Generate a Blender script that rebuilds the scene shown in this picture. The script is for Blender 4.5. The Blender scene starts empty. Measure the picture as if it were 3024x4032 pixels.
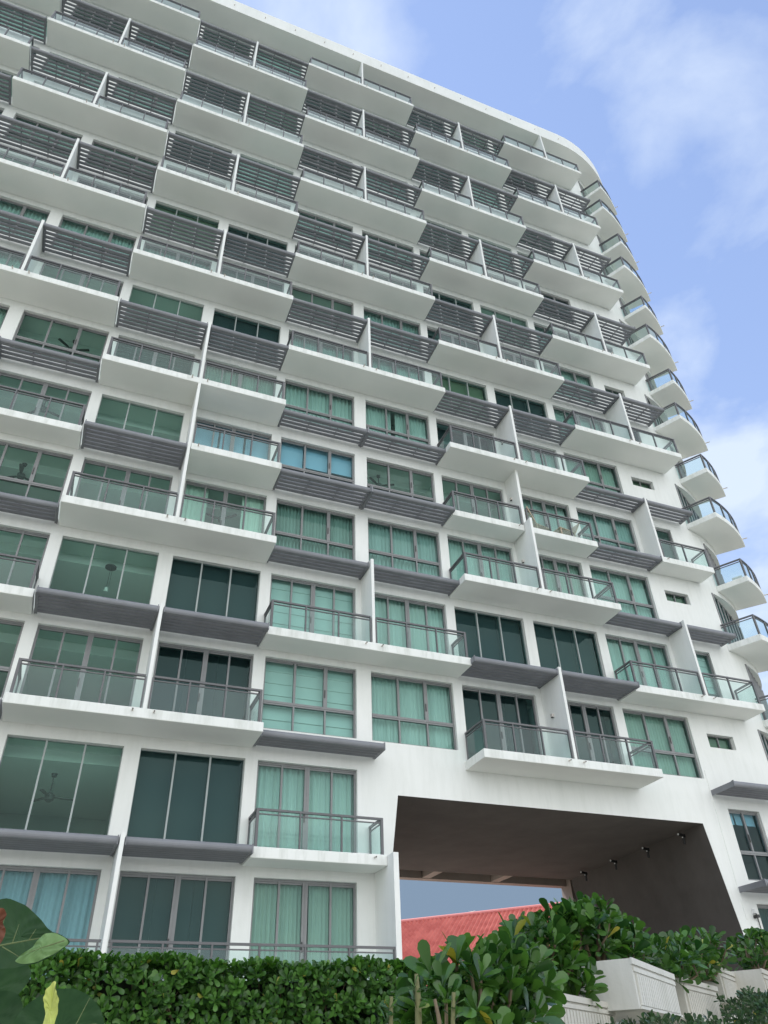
import bpy, math, random
from mathutils import Vector, Matrix
random.seed(7)
S = bpy.context.scene
COL = S.collection

# ------------------------------------------------------------------ camera
CP, CR, CYW = 0.647988, -0.036351, 0.400343
fw = Vector((math.sin(CYW)*math.cos(CP), math.cos(CYW)*math.cos(CP), math.sin(CP)))
ri = Vector((math.cos(CYW), -math.sin(CYW), 0))
up = ri.cross(fw)
r2 = math.cos(CR)*ri + math.sin(CR)*up
u2 = -math.sin(CR)*ri + math.cos(CR)*up
cd = bpy.data.cameras.new("camera")
cam = bpy.data.objects.new("camera", cd)
COL.objects.link(cam)
cam.matrix_world = Matrix(((r2.x, u2.x, -fw.x, 0), (r2.y, u2.y, -fw.y, 0), (r2.z, u2.z, -fw.z, 0), (0, 0, 0, 1)))
cd.sensor_fit = 'VERTICAL'
cd.sensor_height = 36.0
cd.lens = 36.0*2975.87/4032.0
cd.clip_start = 0.05
cd.clip_end = 6000
S.camera = cam

# ------------------------------------------------------------------ sky, sun, exposure
SUN_EL, SUN_AZ = math.radians(55), math.radians(-28)   # azimuth clockwise from +Y: the sun stands behind the tower, whose front is in open shade
w = bpy.data.worlds.new("World")
S.world = w
w.use_nodes = True
nt = w.node_tree
nt.nodes.clear()
N = nt.nodes.new
L = nt.links.new
out = N('ShaderNodeOutputWorld')
bg = N('ShaderNodeBackground')
sky = N('ShaderNodeTexSky')
sky.sky_type = 'NISHITA'
sky.sun_disc = False
sky.sun_elevation = SUN_EL
sky.sun_rotation = SUN_AZ
sky.air_density = 1.0
sky.dust_density = 0.2
sky.ozone_density = 2.5
tc = N('ShaderNodeTexCoord')
sep = N('ShaderNodeSeparateXYZ')
L(tc.outputs['Generated'], sep.inputs[0])
SPOTS = [((.472, .226, .852), .9935, .06), ((.478, .285, .831), .994, .10), ((.552, .276, .787), .9945, .13), ((.584, .441, .682), .9935, .21),
         ((.663, .480, .574), .991, .27), ((.706, .550, .446), .987, .29), ((.009, .327, .945), .975, .17), ((.80, .565, .25), .98, .24)]
mz = N('ShaderNodeMath'); mz.operation = 'ADD'; mz.inputs[1].default_value = 0.22
mzm = N('ShaderNodeMath'); mzm.operation = 'MAXIMUM'; mzm.inputs[1].default_value = 0.05
L(sep.outputs[2], mz.inputs[0]); L(mz.outputs[0], mzm.inputs[0])
dx = N('ShaderNodeMath'); dx.operation = 'DIVIDE'
dy = N('ShaderNodeMath'); dy.operation = 'DIVIDE'
L(sep.outputs[0], dx.inputs[0]); L(mzm.outputs[0], dx.inputs[1])
L(sep.outputs[1], dy.inputs[0]); L(mzm.outputs[0], dy.inputs[1])
cmb = N('ShaderNodeCombineXYZ')
L(dx.outputs[0], cmb.inputs[0]); L(dy.outputs[0], cmb.inputs[1])
mp = N('ShaderNodeMapping'); mp.inputs['Location'].default_value = (5.3, 2.2, 0.4); mp.inputs['Scale'].default_value = (1.0, 0.85, 1)
mp.inputs['Rotation'].default_value = (0, 0, 0.6)
L(cmb.outputs[0], mp.inputs[0])
n1 = N('ShaderNodeTexNoise'); n1.inputs['Scale'].default_value = 4.4; n1.inputs['Detail'].default_value = 9; n1.inputs['Roughness'].default_value = 0.55
n1.inputs['Distortion'].default_value = 0.25
L(mp.outputs[0], n1.inputs[0])
# broad banks of cloud low in the sky and thin wisps higher up
cr1 = N('ShaderNodeValToRGB')
cr1.color_ramp.elements[0].position = 0.54; cr1.color_ramp.elements[0].color = (0.0, 0.0, 0.0, 1)
cr1.color_ramp.elements[1].position = 0.90; cr1.color_ramp.elements[1].color = (0.80, 0.80, 0.80, 1)
# where the clouds stand in the dome: direction, cosine radius, weight
prev = None
for dv_, cr_, wt_ in SPOTS:
    dp = N('ShaderNodeVectorMath'); dp.operation = 'DOT_PRODUCT'; dp.inputs[1].default_value = Vector(dv_).normalized()
    L(tc.outputs['Generated'], dp.inputs[0])
    mr_ = N('ShaderNodeMapRange'); mr_.interpolation_type = 'SMOOTHSTEP'
    mr_.inputs['From Min'].default_value = cr_; mr_.inputs['From Max'].default_value = 1.0; mr_.inputs['To Max'].default_value = wt_
    L(dp.outputs['Value'], mr_.inputs['Value'])
    if prev is None: prev = mr_
    else:
        mm_ = N('ShaderNodeMath'); mm_.operation = 'MAXIMUM'; L(prev.outputs[0], mm_.inputs[0]); L(mr_.outputs[0], mm_.inputs[1]); prev = mm_
ncon = N('ShaderNodeMath'); ncon.operation = 'MULTIPLY_ADD'; ncon.inputs[1].default_value = 1.55; ncon.inputs[2].default_value = -0.275
L(n1.outputs[0], ncon.inputs[0])
nsum = N('ShaderNodeMath'); nsum.operation = 'ADD'
L(ncon.outputs[0], nsum.inputs[0]); L(prev.outputs[0], nsum.inputs[1])
L(nsum.outputs[0], cr1.inputs[0])
low = N('ShaderNodeMapRange'); low.inputs['From Min'].default_value = 0.78; low.inputs['From Max'].default_value = 0.25
low.inputs['To Min'].default_value = 0.0; low.inputs['To Max'].default_value = 0.16
L(sep.outputs[2], low.inputs['Value'])
addc = N('ShaderNodeMath'); addc.operation = 'ADD'; addc.use_clamp = True
add2 = N('ShaderNodeMath'); add2.operation = 'MULTIPLY_ADD'; add2.use_clamp = True; add2.inputs[1].default_value = 0.9
L(cr1.outputs[0], addc.inputs[0]); L(low.outputs[0], addc.inputs[1])
# cloud colour: white, with a dark rain-blue bank near the horizon on the far side
dk = N('ShaderNodeMapRange'); dk.inputs['From Min'].default_value = 0.36; dk.inputs['From Max'].default_value = 0.22
L(sep.outputs[2], dk.inputs['Value'])
dk2 = N('ShaderNodeMapRange'); dk2.inputs['From Min'].default_value = 0.1; dk2.inputs['From Max'].default_value = 0.5
L(sep.outputs[1], dk2.inputs['Value'])
dkm = N('ShaderNodeMath'); dkm.operation = 'MULTIPLY'
L(dk.outputs[0], dkm.inputs[0]); L(dk2.outputs[0], dkm.inputs[1])
cc = N('ShaderNodeMix'); cc.data_type = 'RGBA'
cc.inputs['A'].default_value = (3.9, 4.45, 5.3, 1)
cc.inputs['B'].default_value = (1.15, 1.6, 2.2, 1)
L(dkm.outputs[0], cc.inputs['Factor'])
L(dkm.outputs[0], add2.inputs[0]); L(addc.outputs[0], add2.inputs[2])
hz = N('ShaderNodeMix'); hz.data_type = 'RGBA'; hz.inputs['Factor'].default_value = 0.40
hz.inputs['B'].default_value = (2.75, 3.55, 5.9, 1)
L(sky.outputs[0], hz.inputs['A'])
mx = N('ShaderNodeMix'); mx.data_type = 'RGBA'
L(add2.outputs[0], mx.inputs['Factor']); L(hz.outputs['Result'], mx.inputs['A']); L(cc.outputs['Result'], mx.inputs['B'])
# bright sunlit cloud bank over the sea, opposite the sun
fr_ = N('ShaderNodeMapRange'); fr_.interpolation_type = 'SMOOTHSTEP'
fr_.inputs['From Min'].default_value = -0.05; fr_.inputs['From Max'].default_value = -0.75; fr_.inputs['To Max'].default_value = 0.9
L(sep.outputs[1], fr_.inputs['Value'])
fn_ = N('ShaderNodeMapRange'); fn_.inputs['From Min'].default_value = 0.3; fn_.inputs['From Max'].default_value = 0.7
fn_.inputs['To Min'].default_value = 0.6; fn_.inputs['To Max'].default_value = 1.0
L(n1.outputs[0], fn_.inputs['Value'])
fm_ = N('ShaderNodeMath'); fm_.operation = 'MULTIPLY'; L(fr_.outputs[0], fm_.inputs[0]); L(fn_.outputs[0], fm_.inputs[1])
mf = N('ShaderNodeMix'); mf.data_type = 'RGBA'; mf.inputs['B'].default_value = (11.6, 11.7, 11.3, 1)
L(fm_.outputs[0], mf.inputs['Factor']); L(mx.outputs['Result'], mf.inputs['A'])
bg.inputs['Strength'].default_value = 0.12
L(mf.outputs['Result'], bg.inputs['Color']); L(bg.outputs[0], out.inputs[0])

sd = bpy.data.lights.new("sun", 'SUN')
sd.energy = 2.3
sd.angle = math.radians(0.53)
sd.color = (1.0, 0.96, 0.90)
sun = bpy.data.objects.new("sun", sd)
COL.objects.link(sun)
sdir = Vector((math.sin(SUN_AZ)*math.cos(SUN_EL), math.cos(SUN_AZ)*math.cos(SUN_EL), math.sin(SUN_EL)))
sun.rotation_euler = (-sdir).to_track_quat('-Z', 'Y').to_euler()
S.view_settings.view_transform = 'Standard'
S.view_settings.look = 'None'
S.view_settings.exposure = 0.80
S.view_settings.gamma = 1.0
S.cycles.max_bounces = 8
S.cycles.transparent_max_bounces = 24
S.cycles.caustics_reflective = False
S.cycles.caustics_refractive = False

# ------------------------------------------------------------------ materials
def mat(name, col, rough=0.7, metal=0.0, noise=None, bump=None, spec=None):
    """noise=(scale, amount) mottles the colour, bump=(scale, strength)"""
    m = bpy.data.materials.new(name); m.use_nodes = True
    t = m.node_tree; b = t.nodes['Principled BSDF']
    b.inputs['Base Color'].default_value = (*col, 1); b.inputs['Roughness'].default_value = rough; b.inputs['Metallic'].default_value = metal
    if spec is not None: b.inputs['Specular IOR Level'].default_value = spec
    c = t.nodes.new('ShaderNodeTexCoord')
    if noise:
        n = t.nodes.new('ShaderNodeTexNoise'); n.inputs['Scale'].default_value = noise[0]; n.inputs['Detail'].default_value = 5; n.inputs['Roughness'].default_value = 0.6
        t.links.new(c.outputs['Object'], n.inputs[0])
        r = t.nodes.new('ShaderNodeValToRGB'); k = noise[1]
        r.color_ramp.elements[0].position = 0.3; r.color_ramp.elements[1].position = 0.7
        r.color_ramp.elements[0].color = (*[x*(1-k) for x in col], 1); r.color_ramp.elements[1].color = (*[min(1, x*(1+k)) for x in col], 1)
        t.links.new(n.outputs[0], r.inputs[0]); t.links.new(r.outputs[0], b.inputs['Base Color'])
    if bump:
        n2 = t.nodes.new('ShaderNodeTexNoise'); n2.inputs['Scale'].default_value = bump[0]; n2.inputs['Detail'].default_value = 4
        t.links.new(c.outputs['Object'], n2.inputs[0])
        bp = t.nodes.new('ShaderNodeBump'); bp.inputs['Strength'].default_value = bump[1]; bp.inputs['Distance'].default_value = 0.02
        t.links.new(n2.outputs[0], bp.inputs['Height']); t.links.new(bp.outputs[0], b.inputs['Normal'])
    return m

def stucco(name, col, streak=0.5):
    m = mat(name, col, 0.82, bump=(22, 0.12), spec=0.25)
    t = m.node_tree; b = t.nodes['Principled BSDF']
    c = t.nodes.new('ShaderNodeTexCoord')
    mpg = t.nodes.new('ShaderNodeMapping'); mpg.inputs['Scale'].default_value = (2.2, 2.2, 0.35)
    t.links.new(c.outputs['Object'], mpg.inputs[0])
    n = t.nodes.new('ShaderNodeTexNoise'); n.inputs['Scale'].default_value = 1.6; n.inputs['Detail'].default_value = 8; n.inputs['Roughness'].default_value = 0.68
    t.links.new(mpg.outputs[0], n.inputs[0])
    r = t.nodes.new('ShaderNodeValToRGB')
    r.color_ramp.elements[0].position = 0.28; r.color_ramp.elements[0].color = (col[0]*(1-.26*streak), col[1]*(1-.25*streak), col[2]*(1-.28*streak), 1)
    r.color_ramp.elements[1].position = 0.54; r.color_ramp.elements[1].color = (*col, 1)
    ge = t.nodes.new('ShaderNodeNewGeometry'); sx = t.nodes.new('ShaderNodeSeparateXYZ'); t.links.new(ge.outputs['True Normal'], sx.inputs[0])
    az = t.nodes.new('ShaderNodeMath'); az.operation = 'ABSOLUTE'; t.links.new(sx.outputs[2], az.inputs[0])
    ad = t.nodes.new('ShaderNodeMath'); ad.operation = 'ADD'; t.links.new(az.outputs[0], ad.inputs[0]); t.links.new(n.outputs[0], ad.inputs[1])
    t.links.new(ad.outputs[0], r.inputs[0])
    n3 = t.nodes.new('ShaderNodeTexNoise'); n3.inputs['Scale'].default_value = 0.55; n3.inputs['Detail'].default_value = 3
    t.links.new(c.outputs['Object'], n3.inputs[0])
    r3 = t.nodes.new('ShaderNodeValToRGB'); r3.color_ramp.elements[0].position = 0.35; r3.color_ramp.elements[1].position = 0.65
    r3.color_ramp.elements[0].color = (.95, .955, .95, 1); r3.color_ramp.elements[1].color = (1, 1, 1, 1)
    t.links.new(n3.outputs[0], r3.inputs[0])
    mm = t.nodes.new('ShaderNodeMix'); mm.data_type = 'RGBA'; mm.blend_type = 'MULTIPLY'; mm.inputs['Factor'].default_value = 1
    t.links.new(r.outputs[0], mm.inputs['A']); t.links.new(r3.outputs[0], mm.inputs['B']); t.links.new(mm.outputs['Result'], b.inputs['Base Color'])
    return m

def glass(name, tint, f0=0.05, gl=(1, 1, 1), rough=0.0, dirt=0.0, wav=0.012):
    m = bpy.data.materials.new(name); m.use_nodes = True
    t = m.node_tree; t.nodes.clear()
    o = t.nodes.new('ShaderNodeOutputMaterial'); tr = t.nodes.new('ShaderNodeBsdfTransparent'); g = t.nodes.new('ShaderNodeBsdfGlossy')
    tr.inputs[0].default_value = (*tint, 1); g.inputs['Roughness'].default_value = rough; g.inputs['Color'].default_value = (*gl, 1)
    ge = t.nodes.new('ShaderNodeNewGeometry'); dt = t.nodes.new('ShaderNodeVectorMath'); dt.operation = 'DOT_PRODUCT'
    t.links.new(ge.outputs['Incoming'], dt.inputs[0]); t.links.new(ge.outputs['Normal'], dt.inputs[1])
    ab = t.nodes.new('ShaderNodeMath'); ab.operation = 'ABSOLUTE'; t.links.new(dt.outputs['Value'], ab.inputs[0])
    om = t.nodes.new('ShaderNodeMath'); om.operation = 'SUBTRACT'; om.inputs[0].default_value = 1.0; om.use_clamp = True; t.links.new(ab.outputs[0], om.inputs[1])
    pw = t.nodes.new('ShaderNodeMath'); pw.operation = 'POWER'; pw.inputs[1].default_value = 4.2; t.links.new(om.outputs[0], pw.inputs[0])
    mr = t.nodes.new('ShaderNodeMath'); mr.operation = 'MULTIPLY_ADD'; mr.inputs[1].default_value = 0.9; mr.inputs[2].default_value = .020+f0; mr.use_clamp = True
    t.links.new(pw.outputs[0], mr.inputs[0])
    c = t.nodes.new('ShaderNodeTexCoord'); nz = t.nodes.new('ShaderNodeTexNoise'); nz.inputs['Scale'].default_value = 0.9; nz.inputs['Detail'].default_value = 2
    t.links.new(c.outputs['Object'], nz.inputs[0])
    bp = t.nodes.new('ShaderNodeBump'); bp.inputs['Strength'].default_value = wav; bp.inputs['Distance'].default_value = 0.05
    t.links.new(nz.outputs[0], bp.inputs['Height']); t.links.new(bp.outputs[0], g.inputs['Normal'])
    mi = t.nodes.new('ShaderNodeMixShader')
    t.links.new(mr.outputs[0], mi.inputs[0]); t.links.new(tr.outputs[0], mi.inputs[1]); t.links.new(g.outputs[0], mi.inputs[2])
    last = mi
    if dirt > 0:
        df = t.nodes.new('ShaderNodeBsdfDiffuse'); df.inputs[0].default_value = (.46, .64, .62, 1)
        m2 = t.nodes.new('ShaderNodeMixShader'); m2.inputs[0].default_value = dirt
        t.links.new(mi.outputs[0], m2.inputs[1]); t.links.new(df.outputs[0], m2.inputs[2]); last = m2
    t.links.new(last.outputs[0], o.inputs[0])
    return m

def leafmat(name, c1, c2, rough=0.32, trans=0.25, vein=False):
    m = bpy.data.materials.new(name); m.use_nodes = True
    t = m.node_tree; b = t.nodes['Principled BSDF']; b.inputs['Roughness'].default_value = rough
    ge = t.nodes.new('ShaderNodeNewGeometry')
    r = t.nodes.new('ShaderNodeValToRGB'); r.color_ramp.elements[0].color = (*c1, 1); r.color_ramp.elements[1].color = (*c2, 1)
    e = r.color_ramp.elements.new(0.985); e.color = (*c2, 1)
    r.color_ramp.elements[-1].position = 1.0; r.color_ramp.elements[-1].color = (.42, .36, .07, 1)
    t.links.new(ge.outputs['Random Per Island'], r.inputs[0])
    t.links.new(r.outputs[0], b.inputs['Base Color'])
    tl = t.nodes.new('ShaderNodeBsdfTranslucent')
    hs = t.nodes.new('ShaderNodeHueSaturation'); hs.inputs['Value'].default_value = 1.7; hs.inputs['Saturation'].default_value = 1.15
    t.links.new(r.outputs[0], hs.inputs['Color']); t.links.new(hs.outputs[0], tl.inputs[0])
    mi = t.nodes.new('ShaderNodeMixShader'); mi.inputs[0].default_value = trans
    t.links.new(b.outputs[0], mi.inputs[1]); t.links.new(tl.outputs[0], mi.inputs[2])
    t.links.new(mi.outputs[0], t.nodes['Material Output'].inputs[0])
    return m

WHITE = stucco("white_stucco", (.84, .845, .815), 0.28)
SLABW = stucco("white_slab", (.83, .84, .805), 0.9)
FRAME = mat("grey_aluminium", (.222, .224, .226), 0.42, 0.0, noise=(3, .08))
RAILM = mat("grey_rail_metal", (.115, .115, .12), 0.42, 0.0, noise=(3, .08))
LOUV = mat("grey_louvre_paint", (.20, .206, .222), 0.45, 0.0, noise=(1.5, .10))
PALEF = mat("pale_mullion", (.36, .40, .39), 0.5)
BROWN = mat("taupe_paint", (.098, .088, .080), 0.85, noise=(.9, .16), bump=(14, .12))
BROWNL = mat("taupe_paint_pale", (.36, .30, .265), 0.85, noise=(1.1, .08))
INNER = mat("room_plaster", (.80, .82, .80), 0.9)
INNERW = mat("room_wall", (.60, .62, .60), 0.9)
GLASS = glass("green_window_glass", (.56, .765, .735), 0.012, (.72, .95, .88))
RMGLASS = glass("room_brightening_glass", (.68, .89, .82), 0.004, (.72, .95, .88))  # same window glass, tint lightened so the rooms behind look brighter lit
DGLASS = glass("dark_window_glass", (.46, .68, .67), 0.006, (.66, .92, .88))
BGLASS = glass("blue_window_glass", (.53, .74, .79), 0.0, (.72, .95, .95))
RGLASS = glass("balustrade_glass", (.76, .885, .865), 0.015, dirt=0.055, wav=0.0)
CURT = mat("white_curtain", (.84, .84, .80), 0.95)
CURT2 = mat("grey_curtain", (.50, .54, .50), 0.95)
CURT3 = mat("linen_curtain", (.70, .70, .63), 0.95)
CURT4 = mat("pale_grey_curtain", (.68, .71, .69), 0.95)
BLINDW = mat("roman_blind_cloth", (.86, .86, .83), 0.95)
SHADE = mat("dark_shade_and_gloom", (.085, .095, .10), 0.9)  # real dark shades, and the gloom of unlit rooms put into a dark colour
SHADEB = mat("pale_roller_shade", (.66, .78, .85), 0.9)
SHADEG = mat("olive_roller_shade", (.27, .30, .20), 0.9)
SLAT = mat("grey_blind_slats", (.46, .48, .47), 0.7)
FANM = mat("dark_fan_metal", (.06, .065, .065), 0.5)
PVC = mat("pale_pvc", (.62, .58, .53), 0.6)
BLACK = mat("black_metal", (.018, .018, .018), 0.4)
WOOD = mat("pale_wood", (.50, .40, .29), 0.7, noise=(6, .2))
CHAIRW = mat("white_chair_paint", (.78, .78, .76), 0.55)
SAND = mat("sand", (.50, .47, .39), 0.95, noise=(1.2, .18), bump=(9, .3))
CONC = stucco("cast_concrete", (.60, .575, .515), 0.9)
CONCW = stucco("white_cast_concrete", (.68, .67, .625), 0.9)
STEM = mat("brown_stem", (.17, .13, .08), 0.85, noise=(25, .3))
STEMG = mat("green_stem", (.15, .15, .06), 0.7, noise=(25, .25))
HEDGE = leafmat("hedge_leaf", (.024, .075, .014), (.100, .235, .040), 0.36, 0.22)
BUSH = leafmat("scaevola_leaf", (.018, .062, .015), (.105, .225, .045), 0.22, 0.24)
IVY = leafmat("creeper_leaf", (.018, .050, .018), (.050, .110, .035), 0.40, 0.15)

# ------------------------------------------------------------------ mesh helpers
class MB:
    def __init__(s): s.v = []; s.f = []
    def face(s, *p):
        i = len(s.v); s.v += [tuple(q) for q in p]; s.f.append(tuple(range(i, i+len(p))))
    def box(s, x0, x1, y0, y1, z0, z1):
        i = len(s.v)
        s.v += [(x0, y0, z0), (x1, y0, z0), (x1, y1, z0), (x0, y1, z0), (x0, y0, z1), (x1, y0, z1), (x1, y1, z1), (x0, y1, z1)]
        s.f += [tuple(i+k for k in q) for q in ((3, 2, 1, 0), (4, 5, 6, 7), (0, 1, 5, 4), (1, 2, 6, 5), (2, 3, 7, 6), (3, 0, 4, 7))]
    def obox(s, p0, p1, wid, hgt):
        """bar from p0 to p1, square section wid x hgt"""
        a = Vector(p0); b = Vector(p1); d = (b-a).normalized()
        ref = Vector((0, 0, 1)) if abs(d.z) < .9 else Vector((1, 0, 0))
        s1 = d.cross(ref).normalized()*wid/2; s2 = s1.cross(d).normalized()*hgt/2
        i = len(s.v)
        for c in (a, b):
            s.v += [tuple(c-s1-s2), tuple(c+s1-s2), tuple(c+s1+s2), tuple(c-s1+s2)]
        s.f += [tuple(i+k for k in q) for q in ((0, 1, 2, 3), (7, 6, 5, 4), (0, 4, 5, 1), (1, 5, 6, 2), (2, 6, 7, 3), (3, 7, 4, 0))]
    def tube(s, pts, rad, n=8, cap=True):
        pts = [Vector(p) for p in pts]
        rr = rad if isinstance(rad, (list, tuple)) else [rad]*len(pts)
        i0 = len(s.v)
        for k, p in enumerate(pts):
            d = (pts[min(k+1, len(pts)-1)]-pts[max(k-1, 0)]).normalized()
            ref = Vector((0, 0, 1)) if abs(d.z) < .9 else Vector((1, 0, 0))
            a = d.cross(ref).normalized(); b = a.cross(d)
            for j in range(n):
                t = 2*math.pi*j/n
                s.v.append(tuple(p+(a*math.cos(t)+b*math.sin(t))*rr[k]))
        for k in range(len(pts)-1):
            for j in range(n):
                s.f.append((i0+k*n+j, i0+k*n+(j+1) % n, i0+(k+1)*n+(j+1) % n, i0+(k+1)*n+j))
        if cap:
            s.f.append(tuple(i0+j for j in range(n))[::-1]); s.f.append(tuple(i0+(len(pts)-1)*n+j for j in range(n)))
    def prism(s, poly, z0, z1):
        n = len(poly); i = len(s.v)
        s.v += [(x, y, z0) for x, y in poly]+[(x, y, z1) for x, y in poly]
        s.f.append(tuple(i+k for k in range(n))[::-1]); s.f.append(tuple(i+n+k for k in range(n)))
        for k in range(n):
            s.f.append((i+k, i+(k+1) % n, i+n+(k+1) % n, i+n+k))
    def ribbon(s, path, z0, z1, th):
        """wall-like strip of thickness th along a plan polyline"""
        P = [Vector((p[0], p[1])) for p in path]; L_, R_ = [], []
        for k, p in enumerate(P):
            if k == 0: d = (P[1]-P[0]).normalized(); nn = Vector((-d.y, d.x)); sc = 1
            elif k == len(P)-1: d = (P[-1]-P[-2]).normalized(); nn = Vector((-d.y, d.x)); sc = 1
            else:
                d1 = (P[k]-P[k-1]).normalized(); d2 = (P[k+1]-P[k]).normalized()
                n1_ = Vector((-d1.y, d1.x)); n2_ = Vector((-d2.y, d2.x)); nn = (n1_+n2_).normalized(); sc = 1/max(.4, nn.dot(n1_))
            L_.append(p+nn*th/2*sc); R_.append(p-nn*th/2*sc)
        s.prism([tuple(q) for q in R_]+[tuple(q) for q in reversed(L_)], z0, z1) if len(P) == 2 else s._rib(L_, R_, z0, z1)
    def _rib(s, L_, R_, z0, z1):
        i = len(s.v); n = len(L_)
        for k in range(n):
            s.v += [(L_[k].x, L_[k].y, z0), (L_[k].x, L_[k].y, z1), (R_[k].x, R_[k].y, z0), (R_[k].x, R_[k].y, z1)]
        for k in range(n-1):
            a = i+4*k; b = a+4
            s.f += [(a, a+1, b+1, b), (a+2, b+2, b+3, a+3), (a+1, a+3, b+3, b+1), (a, b, b+2, a+2)]
        s.f += [(i, i+2, i+3, i+1), (i+4*(n-1), i+4*(n-1)+1, i+4*(n-1)+3, i+4*(n-1)+2)]
    def build(s, name, m, parent=None, smooth=False):
        if not s.v: return None
        me = bpy.data.meshes.new(name); me.from_pydata(s.v, [], s.f); me.materials.append(m); me.update()
        if smooth: me.polygons.foreach_set('use_smooth', [True]*len(me.polygons))
        o = bpy.data.objects.new(name, me); COL.objects.link(o)
        if parent is not None: o.parent = parent
        return o

def tag(o, label=None, cat=None, group=None, kind=None):
    if label: o['label'] = label
    if cat: o['category'] = cat
    if group: o['group'] = group
    if kind: o['kind'] = kind
    return o
def empty(name, loc=(0, 0, 0)):
    o = bpy.data.objects.new(name, None); o.location = loc; COL.objects.link(o); return o

# ------------------------------------------------------------------ ground
def gz(x, y):
    s_ = (x-2.2)*(-.65)+(y-3.55)*.76
    def sm(a, b, t): t = min(1, max(0, (t-a)/(b-a))); return t*t*(3-2*t)
    z = -1.6+1.68*sm(-1.0, -.12, s_) if y > .6 else -1.6
    if y < -6: return -1.6-.7*sm(24, 38, -y)
    z2 = -1.6+1.3*sm(2.5, 7.0, y)
    return max(z if x > .9 else z2, z2) + .35*sm(9, 13, y) + 1.2*sm(14, 19, y)
g = MB()
xs = [-900, -300, -100, -40, -20, -10, -6, -4, -2]+[-1+.25*i for i in range(48)]+[12, 16, 24, 40, 100, 300, 900]
ys = [-900, -300, -100, -40, -36, -32, -28, -24, -15, -6, -2, 0]+[.4+.3*i for i in range(65)]+[24, 40, 100, 300, 900]
for y in ys:
    for x in xs:
        g.v.append((x, y, gz(x, y) if -7 < x < 14 else (gz(-2, y) if x < 0 else gz(11, y))))
nx = len(xs)
for j in range(len(ys)-1):
    for i in range(nx-1):
        g.f.append((j*nx+i, j*nx+i+1, (j+1)*nx+i+1, (j+1)*nx+i))
gnd = g.build('ground', SAND, smooth=True); tag(gnd, 'pale sandy ground rising in a bank to the building', kind='structure')

SEA = mat('sea_water', (.018, .055, .065), 0.45)
sm_ = MB(); sm_.face((-3000, -3000, -1.9), (3000, -3000, -1.9), (3000, -34, -1.9), (-3000, -34, -1.9)); tag(sm_.build('sea', SEA), 'dark green sea in front of the beach', kind='structure')
# ------------------------------------------------------------------ the apartment tower
Y = 21.55
FZ = {0: 1.8, 1: 5.02, 2: 8.22, 3: 11.42, 4: 14.63, 5: 17.84, 6: 21.05, 7: 24.24, 8: 27.44, 9: 30.64, 10: 33.88, 11: 37.2, 12: 40.5, 13: 43.88, 14: 47.15, 15: 50.58, 16: 53.78}
HD = {0: 4.49, 1: 7.62, 2: 10.92, 3: 14.02, 4: 17.29, 5: 20.35, 6: 23.65, 7: 26.82, 8: 30.05, 9: 33.22, 10: 36.53, 11: 39.85, 12: 43.12, 13: 46.5, 14: 49.78, 15: 53.2}
ROOFZ = 53.78
CX, CY, RW, RB = 23.64, 28.25, 6.70, 8.10
def arc(R, a0, a1, n=16):
    return [(CX+R*math.sin(math.radians(a0+(a1-a0)*k/n)), CY-R*math.cos(math.radians(a0+(a1-a0)*k/n))) for k in range(n+1)]
B = empty('apartment_building', (0, 0, 0))
tag(B, 'tall white apartment tower with staggered balconies, grey louvre sunshades and a curved corner', 'building')

# bays: pair -> (slab x0, slab x1, divider x, [(window xL, xR), ...])
PAIR = {
    -1: (-15.95, -9.05, -12.45, [(-15.6, -12.7), (-12.15, -9.2)]),
    0: (-9.0, -2.08, -5.52, [(-8.72, -5.76), (-5.28, -2.2)]),
    1: (-2.05, 4.66, 1.39, [(-1.84, 1.12), (1.57, 4.5)]),
    2: (4.62, 11.68, 8.17, [(4.87, 7.93), (8.44, 11.44)]),
    3: (11.62, 18.40, 14.93, [(11.8, 14.72), (15.15, 18.05)]),
    4: (18.36, 24.48, 21.72, [(18.45, 21.47), (22.2, 23.48)]),
}
def floors(p): return range(8, 15) if p == -1 else range(0, 16)
def opening(p, b, f):
    """kind and z range of the opening of bay b of pair p on floor f"""
    even = f % 2 == 0
    if f in (0, 1) and p == 4:
        return None
    if f < 2 and (p == 3 or (p == 2 and b == 1)): return None
    if p in (-1, 1, 3):
        door = even or (p == 1 and f == 5 and b == 1) or (p == 3 and f == 5)
        return ('door', FZ[f], HD[f]) if door else ('picture', FZ[f]+.10, HD[f])
    if p == 4:
        if b == 1:
            return ('narrow', FZ[f], HD[f]-.02) if not even else ('small', FZ[f]+1.62, FZ[f]+2.15)
        door = (not even) and f != 5
        return ('door', FZ[f], HD[f]) if door else ('casement', FZ[f]+.36, HD[f])
    door = (not even and not (p == 2 and f == 5)) or f == 0
    return ('door', FZ[f], HD[f]) if door else ('casement', FZ[f]+.36, HD[f])
def bayx(p, b, f, kind):
    xl, xr = PAIR[p][3][b]
    if p == 3 and b == 1 and kind == 'door': xl = 15.55
    if p == 4 and b == 1 and kind == 'narrow': xl, xr = 22.76, 23.70
    if p == 2 and b == 0 and f == 0: xl, xr = 4.99, 7.9
    if p == 1 and f == 0 and b == 0: xl = -1.84
    return xl, xr

OPEN = []
for p in PAIR:
    for b in (0, 1):
        for f in floors(p):
            o = opening(p, b, f)
            if o:
                xl, xr = bayx(p, b, f, o[0]); OPEN.append((p, b, f, o[0], xl, xr, o[1], o[2]))
# two windows of the low wing right of the passage
OPEN.append((4, 2, 1, 'wing', 22.16, 23.62, 5.21, 7.58))
OPEN.append((4, 2, 0, 'wing', 22.19, 23.62, 1.85, 4.48))

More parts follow.
